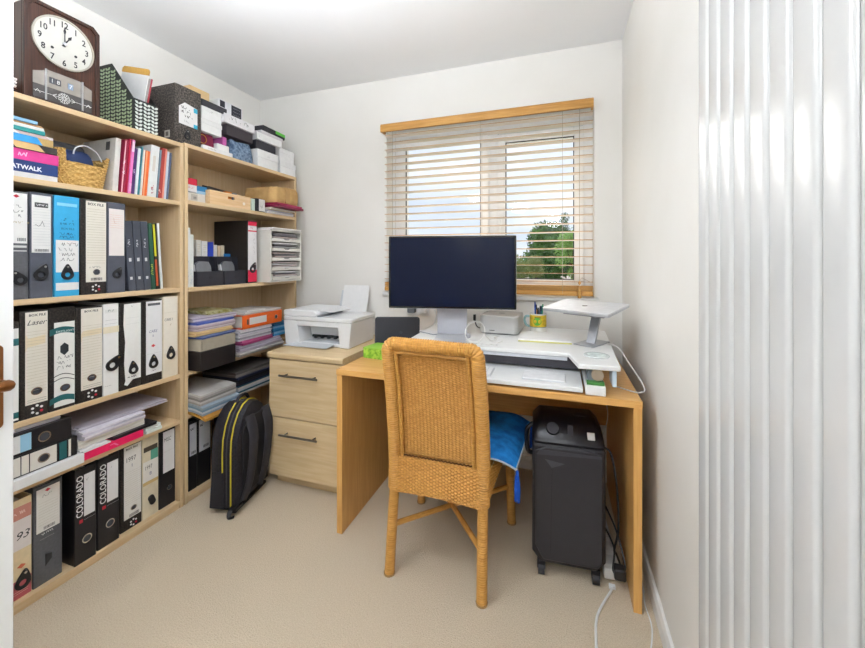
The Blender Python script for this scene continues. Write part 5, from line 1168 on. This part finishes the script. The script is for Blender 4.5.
mesh_obj('side_pocket', MB().hexa([(-.06, -.012, .03), (.01, -.012, .03), (.01, .002, .03), (-.06, .002, .03), (-.055, -.004, .20), (.005, -.004, .20), (.005, .002, .20), (-.055, .002, .20)]), P('1D1C22', .7), bp, bevel=.003)

# ------------------------------------------------------------------ printer
pr = thing('printer', 'white inkjet printer and scanner standing on the filing cabinet', 'printer', (-1.3175, 1.97, .7205))
WP = P('ECEDEE', .35, var=.01); WPG = P('D2D5D8', .4, var=.01)
hx, tx, y0, y1 = .213, .2265, -.145, .145
hb = .143
# body: tapered shell around the paper bay
bay0, bay1, bz0, bz1 = -.125, .142, .018, .118
def lerpx(z, s_): return s_ * (hx + (tx - hx) * z / hb)
m = MB()
def slab(xa0, xa1, xb0, xb1, ya, yb2, z0, z1): m.hexa([(xa0, ya, z0), (xa1, ya, z0), (xa1, yb2, z0), (xa0, yb2, z0), (xb0, ya, z1), (xb1, ya, z1), (xb1, yb2, z1), (xb0, yb2, z1)])
slab(-hx, bay0 + .02, -tx, bay0 - .012, y0, y1, .002, hb); slab(bay1 + .012, hx, bay1 - .005, tx, y0, y1, .002, hb)
slab(bay0 + .0205, bay1 + .0115, bay0 + .0165, bay1 + .011, y0 + .012, y1, .002, .02); slab(bay0 - .006, bay1 - .0, bay0 - .011, bay1 - .0055, y0, y1, .114, hb); slab(bay0 + .0165, bay1 + .011, bay0 - .0045, bay1 - .0, y0 + .11, y1, .0205, .1135)
mesh_obj('printer_body', m, WP, pr, bevel=.004, smooth=40)
mesh_obj('paper_roller', MB().cyl((bay0 + .03, y0 + .1, .04), (bay1 - .01, y0 + .1, .04), .008, n=12), P('1E2024', .5), pr)
for k in range(4): mesh_obj('roller_clip', bx(bay0 + .05 + .045 * k, bay0 + .066 + .045 * k, y0 + .082, y0 + .1, .03, .048), P('2A2C30', .5), pr)
mesh_obj('output_tray', MB().hexa([(-.19, y0 - .05, .004), (.10, y0 - .05, .004), (.12, y0 + .06, .021), (-.09, y0 + .06, .021), (-.19, y0 - .05, .009), (.10, y0 - .05, .009), (.12, y0 + .06, .025), (-.09, y0 + .06, .025)]), WPG, pr, bevel=.002)
mesh_obj('scanner_lid', MB().prism(rrect(2 * tx + .006, .302, .02, 4), XY, hb + .002, hb + .024), WP, pr, bevel=.004, smooth=40)
mesh_obj('lid_gap', bx(-tx + .004, tx - .004, y0 + .004, y1 - .004, hb - .001, hb + .003), P('6A6E74', .5), pr)
m = MB().prism([(-tx - .003, hb + .0245), (.0, hb + .0245), (.0, hb + .046), (-.02, hb + .062), (-.19, hb + .064), (-tx - .003, hb + .058)], XZ, y0 + .0, y1 - .02)
mesh_obj('document_feeder', m, WP, pr, bevel=.008, seg=3, smooth=40)
mesh_obj('feeder_slot', bx(-.002, .022, y0 + .012, y1 - .05, hb + .0245, hb + .03), P('8A8E94', .4), pr)
mesh_obj('feeder_cover', MB().hexa([(-.03, y0 + .03, hb + .058), (.07, y0 + .06, hb + .046), (.07, y1 - .03, hb + .046), (-.03, y1 - .03, hb + .058), (-.03, y0 + .03, hb + .064), (.07, y0 + .06, hb + .05), (.07, y1 - .03, hb + .05), (-.03, y1 - .03, hb + .064)]), WP, pr, bevel=.002)
pp = thing('printer_paper', 'white paper standing in the printer rear feed', 'paper', (-1.30, 2.15, .7205), (R(-14), 0, 0))
mesh_obj('feed_sheet', bx(-.085, .105, 0, .002, .13, .335), PAPER, pp, smooth=0); mesh_obj('feed_support', MB().hexa([(-.11, .0026, 0), (.11, .0026, 0), (.11, .008, 0), (-.11, .008, 0), (-.10, .0026, .30), (.10, .0026, .30), (.10, .008, .30), (-.10, .008, .30)]), WPG, pp, bevel=.001)

# ------------------------------------------------------------------ monitor riser (sit-stand converter) on the desk
rs = thing('desk_riser', 'white height adjustable desk riser carrying the monitor', 'desk riser', (-.245, 1.82, DKZ))
rp_ = local(rs)
RZ = .84; RX0, RX1 = -.695, .205
WR = P('ECECEA', .35, var=.01)
top = [(RX0 + .02, 1.46), (RX0 + .14, 1.46), (RX0 + .172, 1.615), (.031, 1.615), (.062, 1.457), (RX1 - .003, 1.463), (RX1 + .022, 2.185), (RX0 - .005, 2.185)]
rp_('riser_top', MB().prism(top, XY, RZ - .018, RZ), WR, bevel=.004, smooth=30)
rp_('front_lip', bx(RX0 + .176, .028, 1.617, 1.627, RZ - .032, RZ - .0185), P('C9CCD2', .35), smooth=0)
rp_('frame_beam', bx(RX0 + .05, .15, 1.655, 1.70, DKZ + .034, RZ - .02), P('4A4850', .5), bevel=.003)
rp_('keyboard_tray', MB().prism([(RX0 + .125, 1.452), (.078, 1.452), (.08, 1.70), (RX0 + .125, 1.70)], XY, DKZ + .008, DKZ + .026), WR, bevel=.003)
for x0 in (RX0 + .05, .086):
    rp_('base_foot', bx(x0, x0 + .068, 1.457, 2.15, DKZ + .001, DKZ + .036), WR, bevel=.003)
    rp_('lift_arm', MB().hexa([(x0 + .01, 1.50, DKZ + .037), (x0 + .058, 1.50, DKZ + .037), (x0 + .058, 1.56, DKZ + .037), (x0 + .01, 1.56, DKZ + .037), (x0 + .01, 1.52, RZ - .019), (x0 + .058, 1.52, RZ - .019), (x0 + .058, 1.60, RZ - .019), (x0 + .01, 1.60, RZ - .019)]), P('8A949C', .4), bevel=.003)
kx = .128
rp_('height_knob', MB().cyl((kx, 1.47, DKZ + .072), (kx, 1.497, DKZ + .072), .021, .019, 20), P('B8A894', .3, .5))
rp_('green_pad', bx(.092, .15, 1.462, 1.495, DKZ + .0368, DKZ + .045), P('4E8C46', .6), smooth=0)
rp_('side_lever', bx(.176, .19, 1.47, 1.56, DKZ + .034, RZ - .019), P('CFE0EC', .3), bevel=.002)
rp_('slot_gap', bx(RX0 + .128, .076, 1.701, 1.712, DKZ + .002, RZ - .021), P('141318', .7), smooth=0)
scribble(P('9A9A9C', .6), rs, (-.095, 1.652 - 1.82, RZ - DKZ + .0006), UX, UY, .10, .016, 1, 9, name='lettering', t=.002)

# ------------------------------------------------------------------ monitor
mon = thing('monitor', 'large flat dark screened monitor on an aluminium stand', 'monitor', (-.497, 1.752, RZ + .0006), (0, 0, R(11.5)))
MW, MH = .618, .354; mz = .978 - RZ
mesh_obj('monitor_shell', MB().prism(rrect(MW, MH, .006, 3, 0, mz + MH / 2), XZ, .0, .018), ALU, mon, bevel=.002)
mesh_obj('screen_bezel', MB().prism(rrect(MW - .003, MH - .003, .005, 3, 0, mz + MH / 2), XZ, -.0012, -.0002), P('0A0B0E', .12, var=0), mon, smooth=0)
scr, nt, b = new_mat('dark_screen'); b.inputs['Base Color'].default_value = lin('0B1226'); b.inputs['Roughness'].default_value = .12; b.inputs['Specular IOR Level'].default_value = .18
mesh_obj('screen', MB().prism(rrect(MW - .02, MH - .02, .002, 2, 0, mz + MH / 2), XZ, -.0018, -.0013), scr, mon, smooth=0)
mesh_obj('stand_neck', MB().hexa([(-.074, .058, .006), (.074, .058, .006), (.074, .068, .006), (-.074, .068, .006), (-.074, .02, .26), (.074, .02, .26), (.074, .03, .26), (-.074, .03, .26)]), P('A6A6AA', .38, .6, var=.02), mon, bevel=.002)
mesh_obj('stand_foot', MB().prism(rrect(.15, .20, .004, 3, 0, -.03), XY, 0, .0055), ALU, mon, bevel=.001)

# small silver desktop computer
pc = thing('mini_computer', 'silver box shaped mini computer beside the monitor stand', 'computer', (-.289, 1.995, RZ + .0006), (0, 0, R(-3)))
mesh_obj('computer_case', MB().prism(rrect(.197, .197, .028, 6), XY, .004, .095), P('C6C6C5', .35, .4, var=.01), pc, bevel=.006, seg=3, smooth=40)
mesh_obj('vent_base', MB().prism(rrect(.17, .17, .028, 6), XY, 0, .004), P('55565A', .5), pc)
mesh_obj('port_slot', bx(-.045, -.018, -.0992, -.0982, .018, .0215), P('3A3B3E', .5), pc); mesh_obj('top_mark', MB().prism(circ(.017, 20, .0, .0), XY, .0945, .0956), P('8A8B8E', .3), pc)

# mug of pens
mg = thing('pen_mug', 'yellow mug with a green apple picture', 'mug', (-.108, 2.03, RZ + .0006))
mesh_obj('mug_body', MB().lathe([(.001, 0), (.038, 0), (.041, .004), (.0415, .098), (.0395, .098), (.038, .008), (.001, .006)], 32), P('EDEBE6', .25), mg)
def wrap(u0, u1, z0, z1, r, n=16): return MB().grid(lambda u, v: (r * math.cos(R(u0 + (u1 - u0) * u)), r * math.sin(R(u0 + (u1 - u0) * u)), z0 + (z1 - z0) * v), n, 2)
mesh_obj('yellow_print', wrap(-180, 180, .032, .092, .0419, 40), P('D8B832', .4, var=.25, scale=60), mg); mesh_obj('blue_band', wrap(-180, 180, .029, .032, .042, 40), P('6C8CA0', .4), mg)
m = MB()
for k in range(20):
    a0, a1 = 2 * math.pi * k / 20, 2 * math.pi * (k + 1) / 20
    f = lambda r_, a: ((.0424) * math.cos(R(-92) + r_ * math.cos(a) / .042), .0424 * math.sin(R(-92) + r_ * math.cos(a) / .042), .06 + r_ * .95 * math.sin(a))
    m.add([f(0, 0), f(.021, a0), f(.021, a1)], [(0, 1, 2)])
mesh_obj('apple_print', m, P('5DB03A', .4, var=.2, scale=80), mg); mesh_obj('leaf_print', wrap(-110, -70, .078, .083, .0426, 8), P('2E5A2A', .5), mg)
mesh_obj('mug_handle', MB().tube(bez([(-.0405, -.004, .082), (-.062, -.006, .08), (-.068, -.006, .06), (-.058, -.006, .036), (-.041, -.004, .03)], 8), 0, 10, True, lambda t: (.005, .0065)), P('8FB4B8', .3), mg)
for lab, col, x, y, hgt, lx, ly, cap in (('blue ballpoint pen in the mug, tallest of the pens', '2C58B0', -.016, .0, .150, -.006, .0, '1E3C88'), ('black marker pen in the mug', '1B1B20', -.004, -.016, .122, .004, -.01, '101014'), ('dark purple felt pen in the mug', '3A2440', .008, .012, .128, .006, .008, '241430'), ('green highlighter in the mug', '5FAF7C', .02, .004, .138, .012, .004, '2C7A4C'), ('teal pen leaning in the mug', '2E6A70', .016, -.014, .132, .010, -.006, '1B4A50'), ('orange pencil in the mug', 'D8963C', -.010, .014, .134, -.004, .006, '3A2A18')):
    t = thing('pen', lab, 'pen', (-.108 + x * .6, 2.03 + y * .6, RZ + .008), group='pens in the apple mug')
    mesh_obj('barrel', MB().cyl((0, 0, 0), (lx * .8, ly * .8, hgt * .8), .0046, .0046, 10), P(col, .4), t); mesh_obj('cap', MB().cyl((lx * .8, ly * .8, hgt * .8 + .0004), (lx, ly, hgt), .005, .0035, 10), P(cap, .4), t)

# laptop on its stand
ls = thing('laptop_stand', 'silver folding laptop stand on the right of the riser', 'stand', (.15, 1.855, RZ + .0006), (0, 0, R(-30)))
mesh_obj('stand_base', MB().prism([(-.045, -.11), (.045, -.11), (.045, .05), (-.045, .05)], XY, 0, .005), P('B4B6BA', .3, .6), ls, bevel=.001)
mesh_obj('stand_arm', MB().hexa([(-.018, -.05, .005), (.022, -.05, .005), (.022, -.036, .005), (-.018, -.036, .005), (-.018, .012, .142), (.022, .012, .142), (.022, .028, .142), (-.018, .028, .142)]), P('B4B6BA', .3, .6), ls, bevel=.002)
mesh_obj('stand_plate', MB().prism([(-.10, -.10), (.085, -.10), (.085, .10), (-.10, .10)], lambda a, b, d: (a, b, d + b * .12), .1415, .1455), P('9A9CA0', .3, .6), ls, bevel=.001)
mesh_obj('hinge', MB().cyl((-.03, .02, .138), (.034, .02, .138), .006, n=12), P('6A6C70', .4, .5), ls)
lz = RZ + .1545
lp = thing('laptop', 'closed silver laptop lying on the laptop stand', 'laptop', (.13, 1.868, lz), (R(2), 0, R(-3)))
LQ = [(-.155, -.15), (.085, -.18), (.165, .1), (-.09, .175)]
Lw, Ld = .30, .212
mesh_obj('laptop_base', MB().prism(rrect(Lw, Ld, .01, 4), XY, 0, .008), P('C4C6CA', .35, .5), lp, bevel=.001); mesh_obj('laptop_lid', MB().prism(rrect(Lw, Ld, .01, 4), XY, .0086, .014), P('D8D9DC', .35, .4), lp, bevel=.001)
mesh_obj('lid_emblem', MB().prism(circ(.012, 16), XY, .0139, .0145), P('B8BABE', .2, .6), lp)
lp.rotation_euler = (R(7), 0, R(-30)); lp.location = (.105, 1.80, lz + .004)

# notepad, coaster, cable loop, phone
np_ = thing('notepad', 'white notepad with yellow edge lying on the riser', 'notepad', (-.07, 1.875, RZ + .0006), (0, 0, R(2)))
mesh_obj('note_pages', bx(-.115, .115, -.1, .1, .006, .013), PAPER, np_, smooth=0); mesh_obj('yellow_backing', bx(-.116, .116, -.101, .101, 0, .0055), P('D4D07A', .6), np_, smooth=0)
co = thing('coaster', 'round glass coaster near the front corner of the riser', 'coaster', (.135, 1.60, RZ + .0006))
mesh_obj('coaster_disc', MB().lathe([(.001, 0), (.046, 0), (.047, .003), (.046, .005), (.001, .005)], 32), P('DEE4E2', .15), co); mesh_obj('coaster_picture', MB().lathe([(.001, .0051), (.034, .0051), (.034, .0056), (.001, .0056)], 28), P('C6D2CE', .3, var=.3, scale=70), co)
cb = thing('white_cable', 'loop of white cable lying in front of the monitor stand', 'cable', (-.40, 1.66, RZ))
m = MB().tube([(.035 + .045 * math.cos(a) , .02 + .03 * math.sin(a), .05 + .042 * math.sin(a * 1.0) ) for a in [R(15 * k) for k in range(0, 26)]], .0022, 8)
mesh_obj('cable_loop', m, P('E4E2DE', .4), cb); mesh_obj('cable_tail', MB().tube(bez([(.078, .03, .04), (.1, .06, .006), (.12, .10, .004), (.10, .15, .004), (.12, .2, .004)], 8), .0022, 8), P('E4E2DE', .4), cb); mesh_obj('cable_tail', MB().tube(bez([(-.005, .0, .02), (.02, -.03, .004), (.07, -.03, .004), (.12, .0, .004), (.15, .08, .004)], 8), .0022, 8), P('E4E2DE', .4), cb)
mesh_obj('cable_tie', MB().lathe([(.004, -.012), (.012, -.008), (.012, .008), (.004, .012)], 12, (.0, .03, .028)), P('A8A8AC', .4), cb)
ph = thing('phone', 'small white phone lying beside the monitor foot', 'phone', (-.628, 1.83, RZ + .0006), (0, 0, R(60)))
mesh_obj('phone_body', MB().prism(rrect(.062, .12, .008, 4), XY, 0, .008), P('E4E6EA', .3), ph, bevel=.001); mesh_obj('phone_edge', MB().prism(rrect(.0635, .1215, .008, 4), XY, .003, .005), P('5A5C62', .4), ph)
kb = thing('keyboard', 'slim white keyboard on the riser tray', 'keyboard', (-.40, 1.535, DKZ + .0266))
mesh_obj('keyboard_base', MB().prism(rrect(.28, .115, .008, 4), XY, 0, .006), P('DADBDD', .4), kb, bevel=.001)
kmesh = None
for r_ in range(5):
    for c_ in range(14):
        x, y = -.129 + c_ * .0198, -.044 + r_ * .0212
        if kmesh is None: o = mesh_obj('key', bx(-.0085, .0085, -.0088, .0088, 0, .003), P('F2F2F2', .4, var=0), kb, bevel=.0008, seg=1); kmesh = o
        else: o = kmesh.copy(); COL.objects.link(o); o.parent = kb
        o.location = (x, y, .0062)
tp = thing('trackpad', 'white trackpad on the riser tray beside the keyboard', 'trackpad', (-.06, 1.54, DKZ + .0266))
mesh_obj('trackpad_base', MB().prism(rrect(.16, .115, .008, 4), XY, 0, .005), P('D4D5D7', .4), tp, bevel=.001); mesh_obj('touch_surface', MB().prism(rrect(.156, .111, .007, 4), XY, .0052, .0075), P('F0F0F0', .3), tp)

# green box and dark slab on the left of the desk
gb = thing('green_box', 'lime green patterned box on the left of the desk', 'box', (-.865, 1.70, DKZ + .0006), (0, 0, R(-8)))
GRN = two_tone('lime_print', '6FA82A', 'A8D04E', (1, 1, 1), 45, rough=.5, kind='noise', p0=.42, p1=.58)
mesh_obj('box_body', bx(-.055, .095, -.045, .075, 0, .047), GRN, gb, bevel=.002); mesh_obj('box_lid', bx(-.056, .096, -.046, .076, .0475, .052), P('8FC03C', .5), gb, bevel=.002)
sl = thing('dark_tablet', 'dark charcoal tablet case propped upright behind the green box', 'tablet', (-.815, 1.825, DKZ + .0006), (R(-6), 0, YAW))
mesh_obj('tablet_case', MB().prism(rrect(.238, .182, .014, 4, 0, .091), XZ, 0, .014), P('23242C', .4), sl, bevel=.002); mesh_obj('case_emblem', MB().prism(circ(.008, 14, .02, .10), XZ, -.0006, 0), P('34363F', .3), sl); mesh_obj('case_edge', MB().prism(rrect(.2385, .1825, .014, 4, 0, .091), XZ, .0055, .0085), P('15161B', .5), sl)
mesh_obj('prop_stand', MB().hexa([(-.05, .0145, .09), (.05, .0145, .09), (.05, .018, .09), (-.05, .018, .09), (-.05, .06, .004), (.05, .06, .004), (.05, .064, .004), (-.05, .064, .004)]), P('15161B', .5), sl)
sk_ = thing('wall_socket', 'white double wall socket with grey plug behind the monitor', 'socket', (-.86, YB, .86))
mesh_obj('socket_plate', MB().prism(rrect(.146, .086, .006, 3), lambda a, b, d: (a, -d, b + .043), 0, .009), WHITEP, sk_, bevel=.001)
mesh_obj('plug', MB().prism(rrect(.05, .05, .01, 3, -.036, .043), lambda a, b, d: (a, -d, b), .0092, .045), P('6A6C70', .5), sk_, bevel=.002); mesh_obj('plug', MB().prism(rrect(.05, .05, .01, 3, .036, .043), lambda a, b, d: (a, -d, b), .0092, .045), WHITEP, sk_, bevel=.002)
wc = thing('white_lead', 'white lead curling from the wall socket behind the tablet', 'cable', (-.82, 2.2, DKZ))
mesh_obj('lead', MB().tube(bez([(-.002, .018, .17), (.03, -.02, .2), (.09, -.05, .2), (.12, -.06, .15), (.1, -.07, .08), (.08, -.05, .012), (.1, -.02, .006)], 8), .004, 8), P('E6E6E4', .4), wc); mesh_obj('lead_plug', bx(-.016, .012, .014, .022, .155, .178), WHITEP, wc)
bc = thing('black_cable', 'short black cable between monitor stand and mini computer', 'cable', (-.43, 1.97, RZ))
mesh_obj('cable_run', MB().tube(bez([(0, 0, .06), (.012, -.01, .03), (.03, -.02, .02), (.05, -.015, .022)], 8), .003, 8), BLACKP, bc); mesh_obj('cable_plug', bx(-.006, .006, -.006, .006, .055, .085), BLACKP, bc)

# cables at the right end of the desk
rc = thing('charging_cable', 'white cable looping from the riser over the desk edge', 'cable', (.2, 1.7, DKZ))
def W3(l): return [(x - .2, y - 1.7, z - DKZ) for x, y, z in l]
mesh_obj('cable_run', MB().tube(bez(W3([(.218, 1.80, RZ + .006), (.24, 1.76, RZ - .002), (.262, 1.70, .80), (.285, 1.62, .765), (.292, 1.55, .742), (.27, 1.53, .735), (.23, 1.56, .7335), (.19, 1.60, .7335)]), 8), .0022, 8), P('E6E4E0', .4), rc); mesh_obj('cable_plug', MB().cyl((.018, .1, RZ - DKZ + .006), (-.002, .125, RZ - DKZ + .006), .004, n=10), P('E6E4E0', .4), rc)
hc = thing('hanging_cable', 'thin white cable hanging below the desk at the right', 'cable', (.19, 1.93, .0))
mesh_obj('cable_run', MB().tube(bez([(0, 0, .703), (.006, -.02, .6), (.018, -.03, .5), (.0, -.01, .40), (-.03, .02, .3), (-.02, .05, .1), (0, .08, .004)], 8), .002, 6), P('DAD8D4', .5), hc); mesh_obj('cable_clip', bx(-.006, .006, -.006, .006, .695, .7045), WHITEP, hc)

# ------------------------------------------------------------------ black heater on castors under the desk
ht = thing('portable_heater', 'black upright portable heater on castors under the desk', 'heater', (.022, 1.628, 0), (0, 0, R(4)))
HK = P('1D1B20', .45, var=.05); HG = P('2B2A2F', .4, var=.04); HT = P('121016', .3)
hwid, hdep = .132, .115
m = MB().prism([(-hwid, .09), (-hwid + .03, .052), (hwid - .03, .052), (hwid, .09), (hwid, .51), (-hwid, .51)], XZ, -hdep, hdep)
mesh_obj('heater_body', m, HK, ht, bevel=.012, seg=3)
mesh_obj('front_panel', MB().prism([(-hwid + .04, .07), (hwid - .03, .07), (hwid - .012, .09), (hwid - .012, .49), (hwid - .04, .502), (-hwid + .05, .502), (-hwid + .012, .485), (-hwid + .012, .12)], XZ, -hdep - .006, -hdep + .002), HG, ht, bevel=.004)
mesh_obj('panel_fold', MB().prism([(-.085, .455), (-.015, .445), (-.03, .437), (-.06, .425)], XZ, -hdep - .0072, -hdep - .005), P('46464C', .35), ht, smooth=0)
mesh_obj('panel_seam', MB().prism([(-.066, .10), (-.064, .10), (-.058, .424), (-.060, .424)], XZ, -hdep - .0068, -hdep - .005), P('18171B', .5), ht, smooth=0)
mesh_obj('panel_band', MB().prism([(-hwid + .016, .470), (hwid - .016, .480), (hwid - .016, .488), (-hwid + .03, .490)], XZ, -hdep - .0072, -hdep - .005), P('3E3D44', .35), ht, smooth=0)
m = MB(); prof = [(-hdep - .003, .512), (hdep, .512), (hdep, .565), (hdep - .03, .584), (-.02, .588), (-.06, .575), (-hdep + .006, .532)]
n_ = len(prof)
for xx_, sc in ((-hwid + .002, .6), (-hwid + .03, 1), (hwid - .03, 1), (hwid - .002, .6)): m.v += [(xx_, a_ * (1 if sc == 1 else .93), .512 + (b_ - .512) * sc) for a_, b_ in prof]
for i in range(3):
    for k in range(n_): p_ = i * n_ + k; q_ = i * n_ + (k + 1) % n_; m.f.append((p_, q_, q_ + n_, p_ + n_))
m.f += [tuple(range(n_))[::-1], tuple(range(3 * n_, 4 * n_))]
mesh_obj('control_head', m, HT, ht, bevel=.008, seg=3)
mesh_obj('dial_knob', MB().cyl((-.055, -.078, .553), (-.055, -.094, .566), .025, .022, 20), P('1B181F', .4), ht); mesh_obj('switch_row', MB().hexa([(.0, -.098, .545), (.02, -.098, .545), (.02, -.092, .545), (.0, -.092, .545), (.0, -.072, .574), (.02, -.072, .574), (.02, -.066, .574), (.0, -.066, .574)]), P('29262C', .4), ht)
mesh_obj('rating_label', MB().hexa([(.07, -.1035, .538), (.096, -.1035, .538), (.096, -.1, .538), (.07, -.1, .538), (.07, -.084, .557), (.096, -.084, .557), (.096, -.08, .557), (.07, -.08, .557)]), P('C9C6C2', .6), ht, smooth=0)
mesh_obj('head_slot', bx(.03, .075, -.01, .02, .5875, .5895), P('3A3636', .5), ht)
mesh_obj('carry_handle', MB().tube(bez([(-hwid + .004, -.03, .55), (-hwid - .018, -.035, .53), (-hwid - .022, -.035, .49), (-hwid - .016, -.035, .44), (-hwid + .004, -.03, .43)], 6), .009, 8), HT, ht)
for sx in (-1, 1):
    for sy in (-1, 1):
        w_ = mesh_obj('castor', MB().cyl((sx * .098 - .012, sy * .098, .022), (sx * .098 + .012, sy * .098, .022), .022, n=18), P('2A2A2E', .5), ht); mesh_obj('castor_fork', bx(sx * .098 - .015, sx * .098 + .015, sy * .098 - .012, sy * .098 + .012, .024, .056), HK, w_, bevel=.003)
hcab = thing('heater_cable', 'black mains cable running down beside the heater', 'cable', (.168, 1.64, 0))
mesh_obj('cable_run', MB().tube(bez([(.0, .02, .46), (.025, .01, .44), (.04, -.03, .34), (.042, -.06, .2), (.03, -.04, .1), (.04, -.02, .07), (.05, -.10, .07)], 8), .004, 8), BLACKP, hcab); mesh_obj('cable_run', MB().tube(bez([(.01, .06, .2), (.04, -.02, .16), (.06, -.09, .09), (.055, -.10, .07)], 8), .0035, 8), BLACKP, hcab)
mesh_obj('cable_run', MB().tube(bez([(.0, .03, .14), (.03, -.03, .1), (.02, -.09, .055), (.045, -.10, .055)], 8), .0035, 8), BLACKP, hcab); mesh_obj('mains_plug', bx(.02, .06, -.125, -.085, .0455, .085), BLACKP, hcab, bevel=.006)
sx_, sy_, _ = onZ(614, 575, 0)
ps = thing('power_strip', 'white power strip lying on the carpet under the desk', 'power strip', (min(sx_, .185), sy_ + .03, .0006), (0, 0, R(4)))
mesh_obj('strip_body', bx(-.03, .03, -.06, .25, 0, .04), WHITEP, ps, bevel=.005)
for k in range(3): mesh_obj('socket_face', bx(-.02, .02, -.035 + .075 * k, .015 + .075 * k, .0402, .0415), P('DCDCDA', .4), ps, bevel=.001)
a = onZ(611, 592, 0); b2 = onZ(598, 615, 0); c2 = onZ(596, 640, 0); d2 = onZ(600, 680, 0)
fc2 = thing('floor_lead', 'white mains lead snaking over the carpet from the power strip', 'cable', (a[0], a[1], 0))
mesh_obj('lead_run', MB().tube(bez([(p[0] - a[0], p[1] - a[1], .0045) for p in ((a[0] + .006, a[1] + .02), a, b2, c2, d2, (d2[0] + .03, d2[1] - .2))], 8), .0042, 8), P('ECECEA', .4), fc2); mesh_obj('lead_entry', bx(-.005, .017, .012, .025, .001, .012), WHITEP, fc2)
a = onZ(645, 600, 0); pts = [onZ(*q, 0) for q in ((643, 590), (645, 606), (651, 624), (652, 640), (648, 670))]
fl = thing('floor_lead', 'thin white cable on the carpet between desk leg and wall', 'cable', (a[0], a[1], 0))
pts = [(min(p[0], .298), p[1]) for p in pts]
mesh_obj('lead_run', MB().tube(bez([(.293 - a[0], 1.75 - a[1], .003), (.291 - a[0], 1.56 - a[1], .003)] + [(max(p[0], .283) - a[0] if p[1] > 1.42 else p[0] - a[0], p[1] - a[1], .003) for p in pts], 8), .0024, 6), P('ECECEA', .4), fl); mesh_obj('lead_joint', MB().cyl((.293 - a[0], 1.75 - a[1], .004), (.293 - a[0], 1.79 - a[1], .004), .004, n=8), WHITEP, fl)
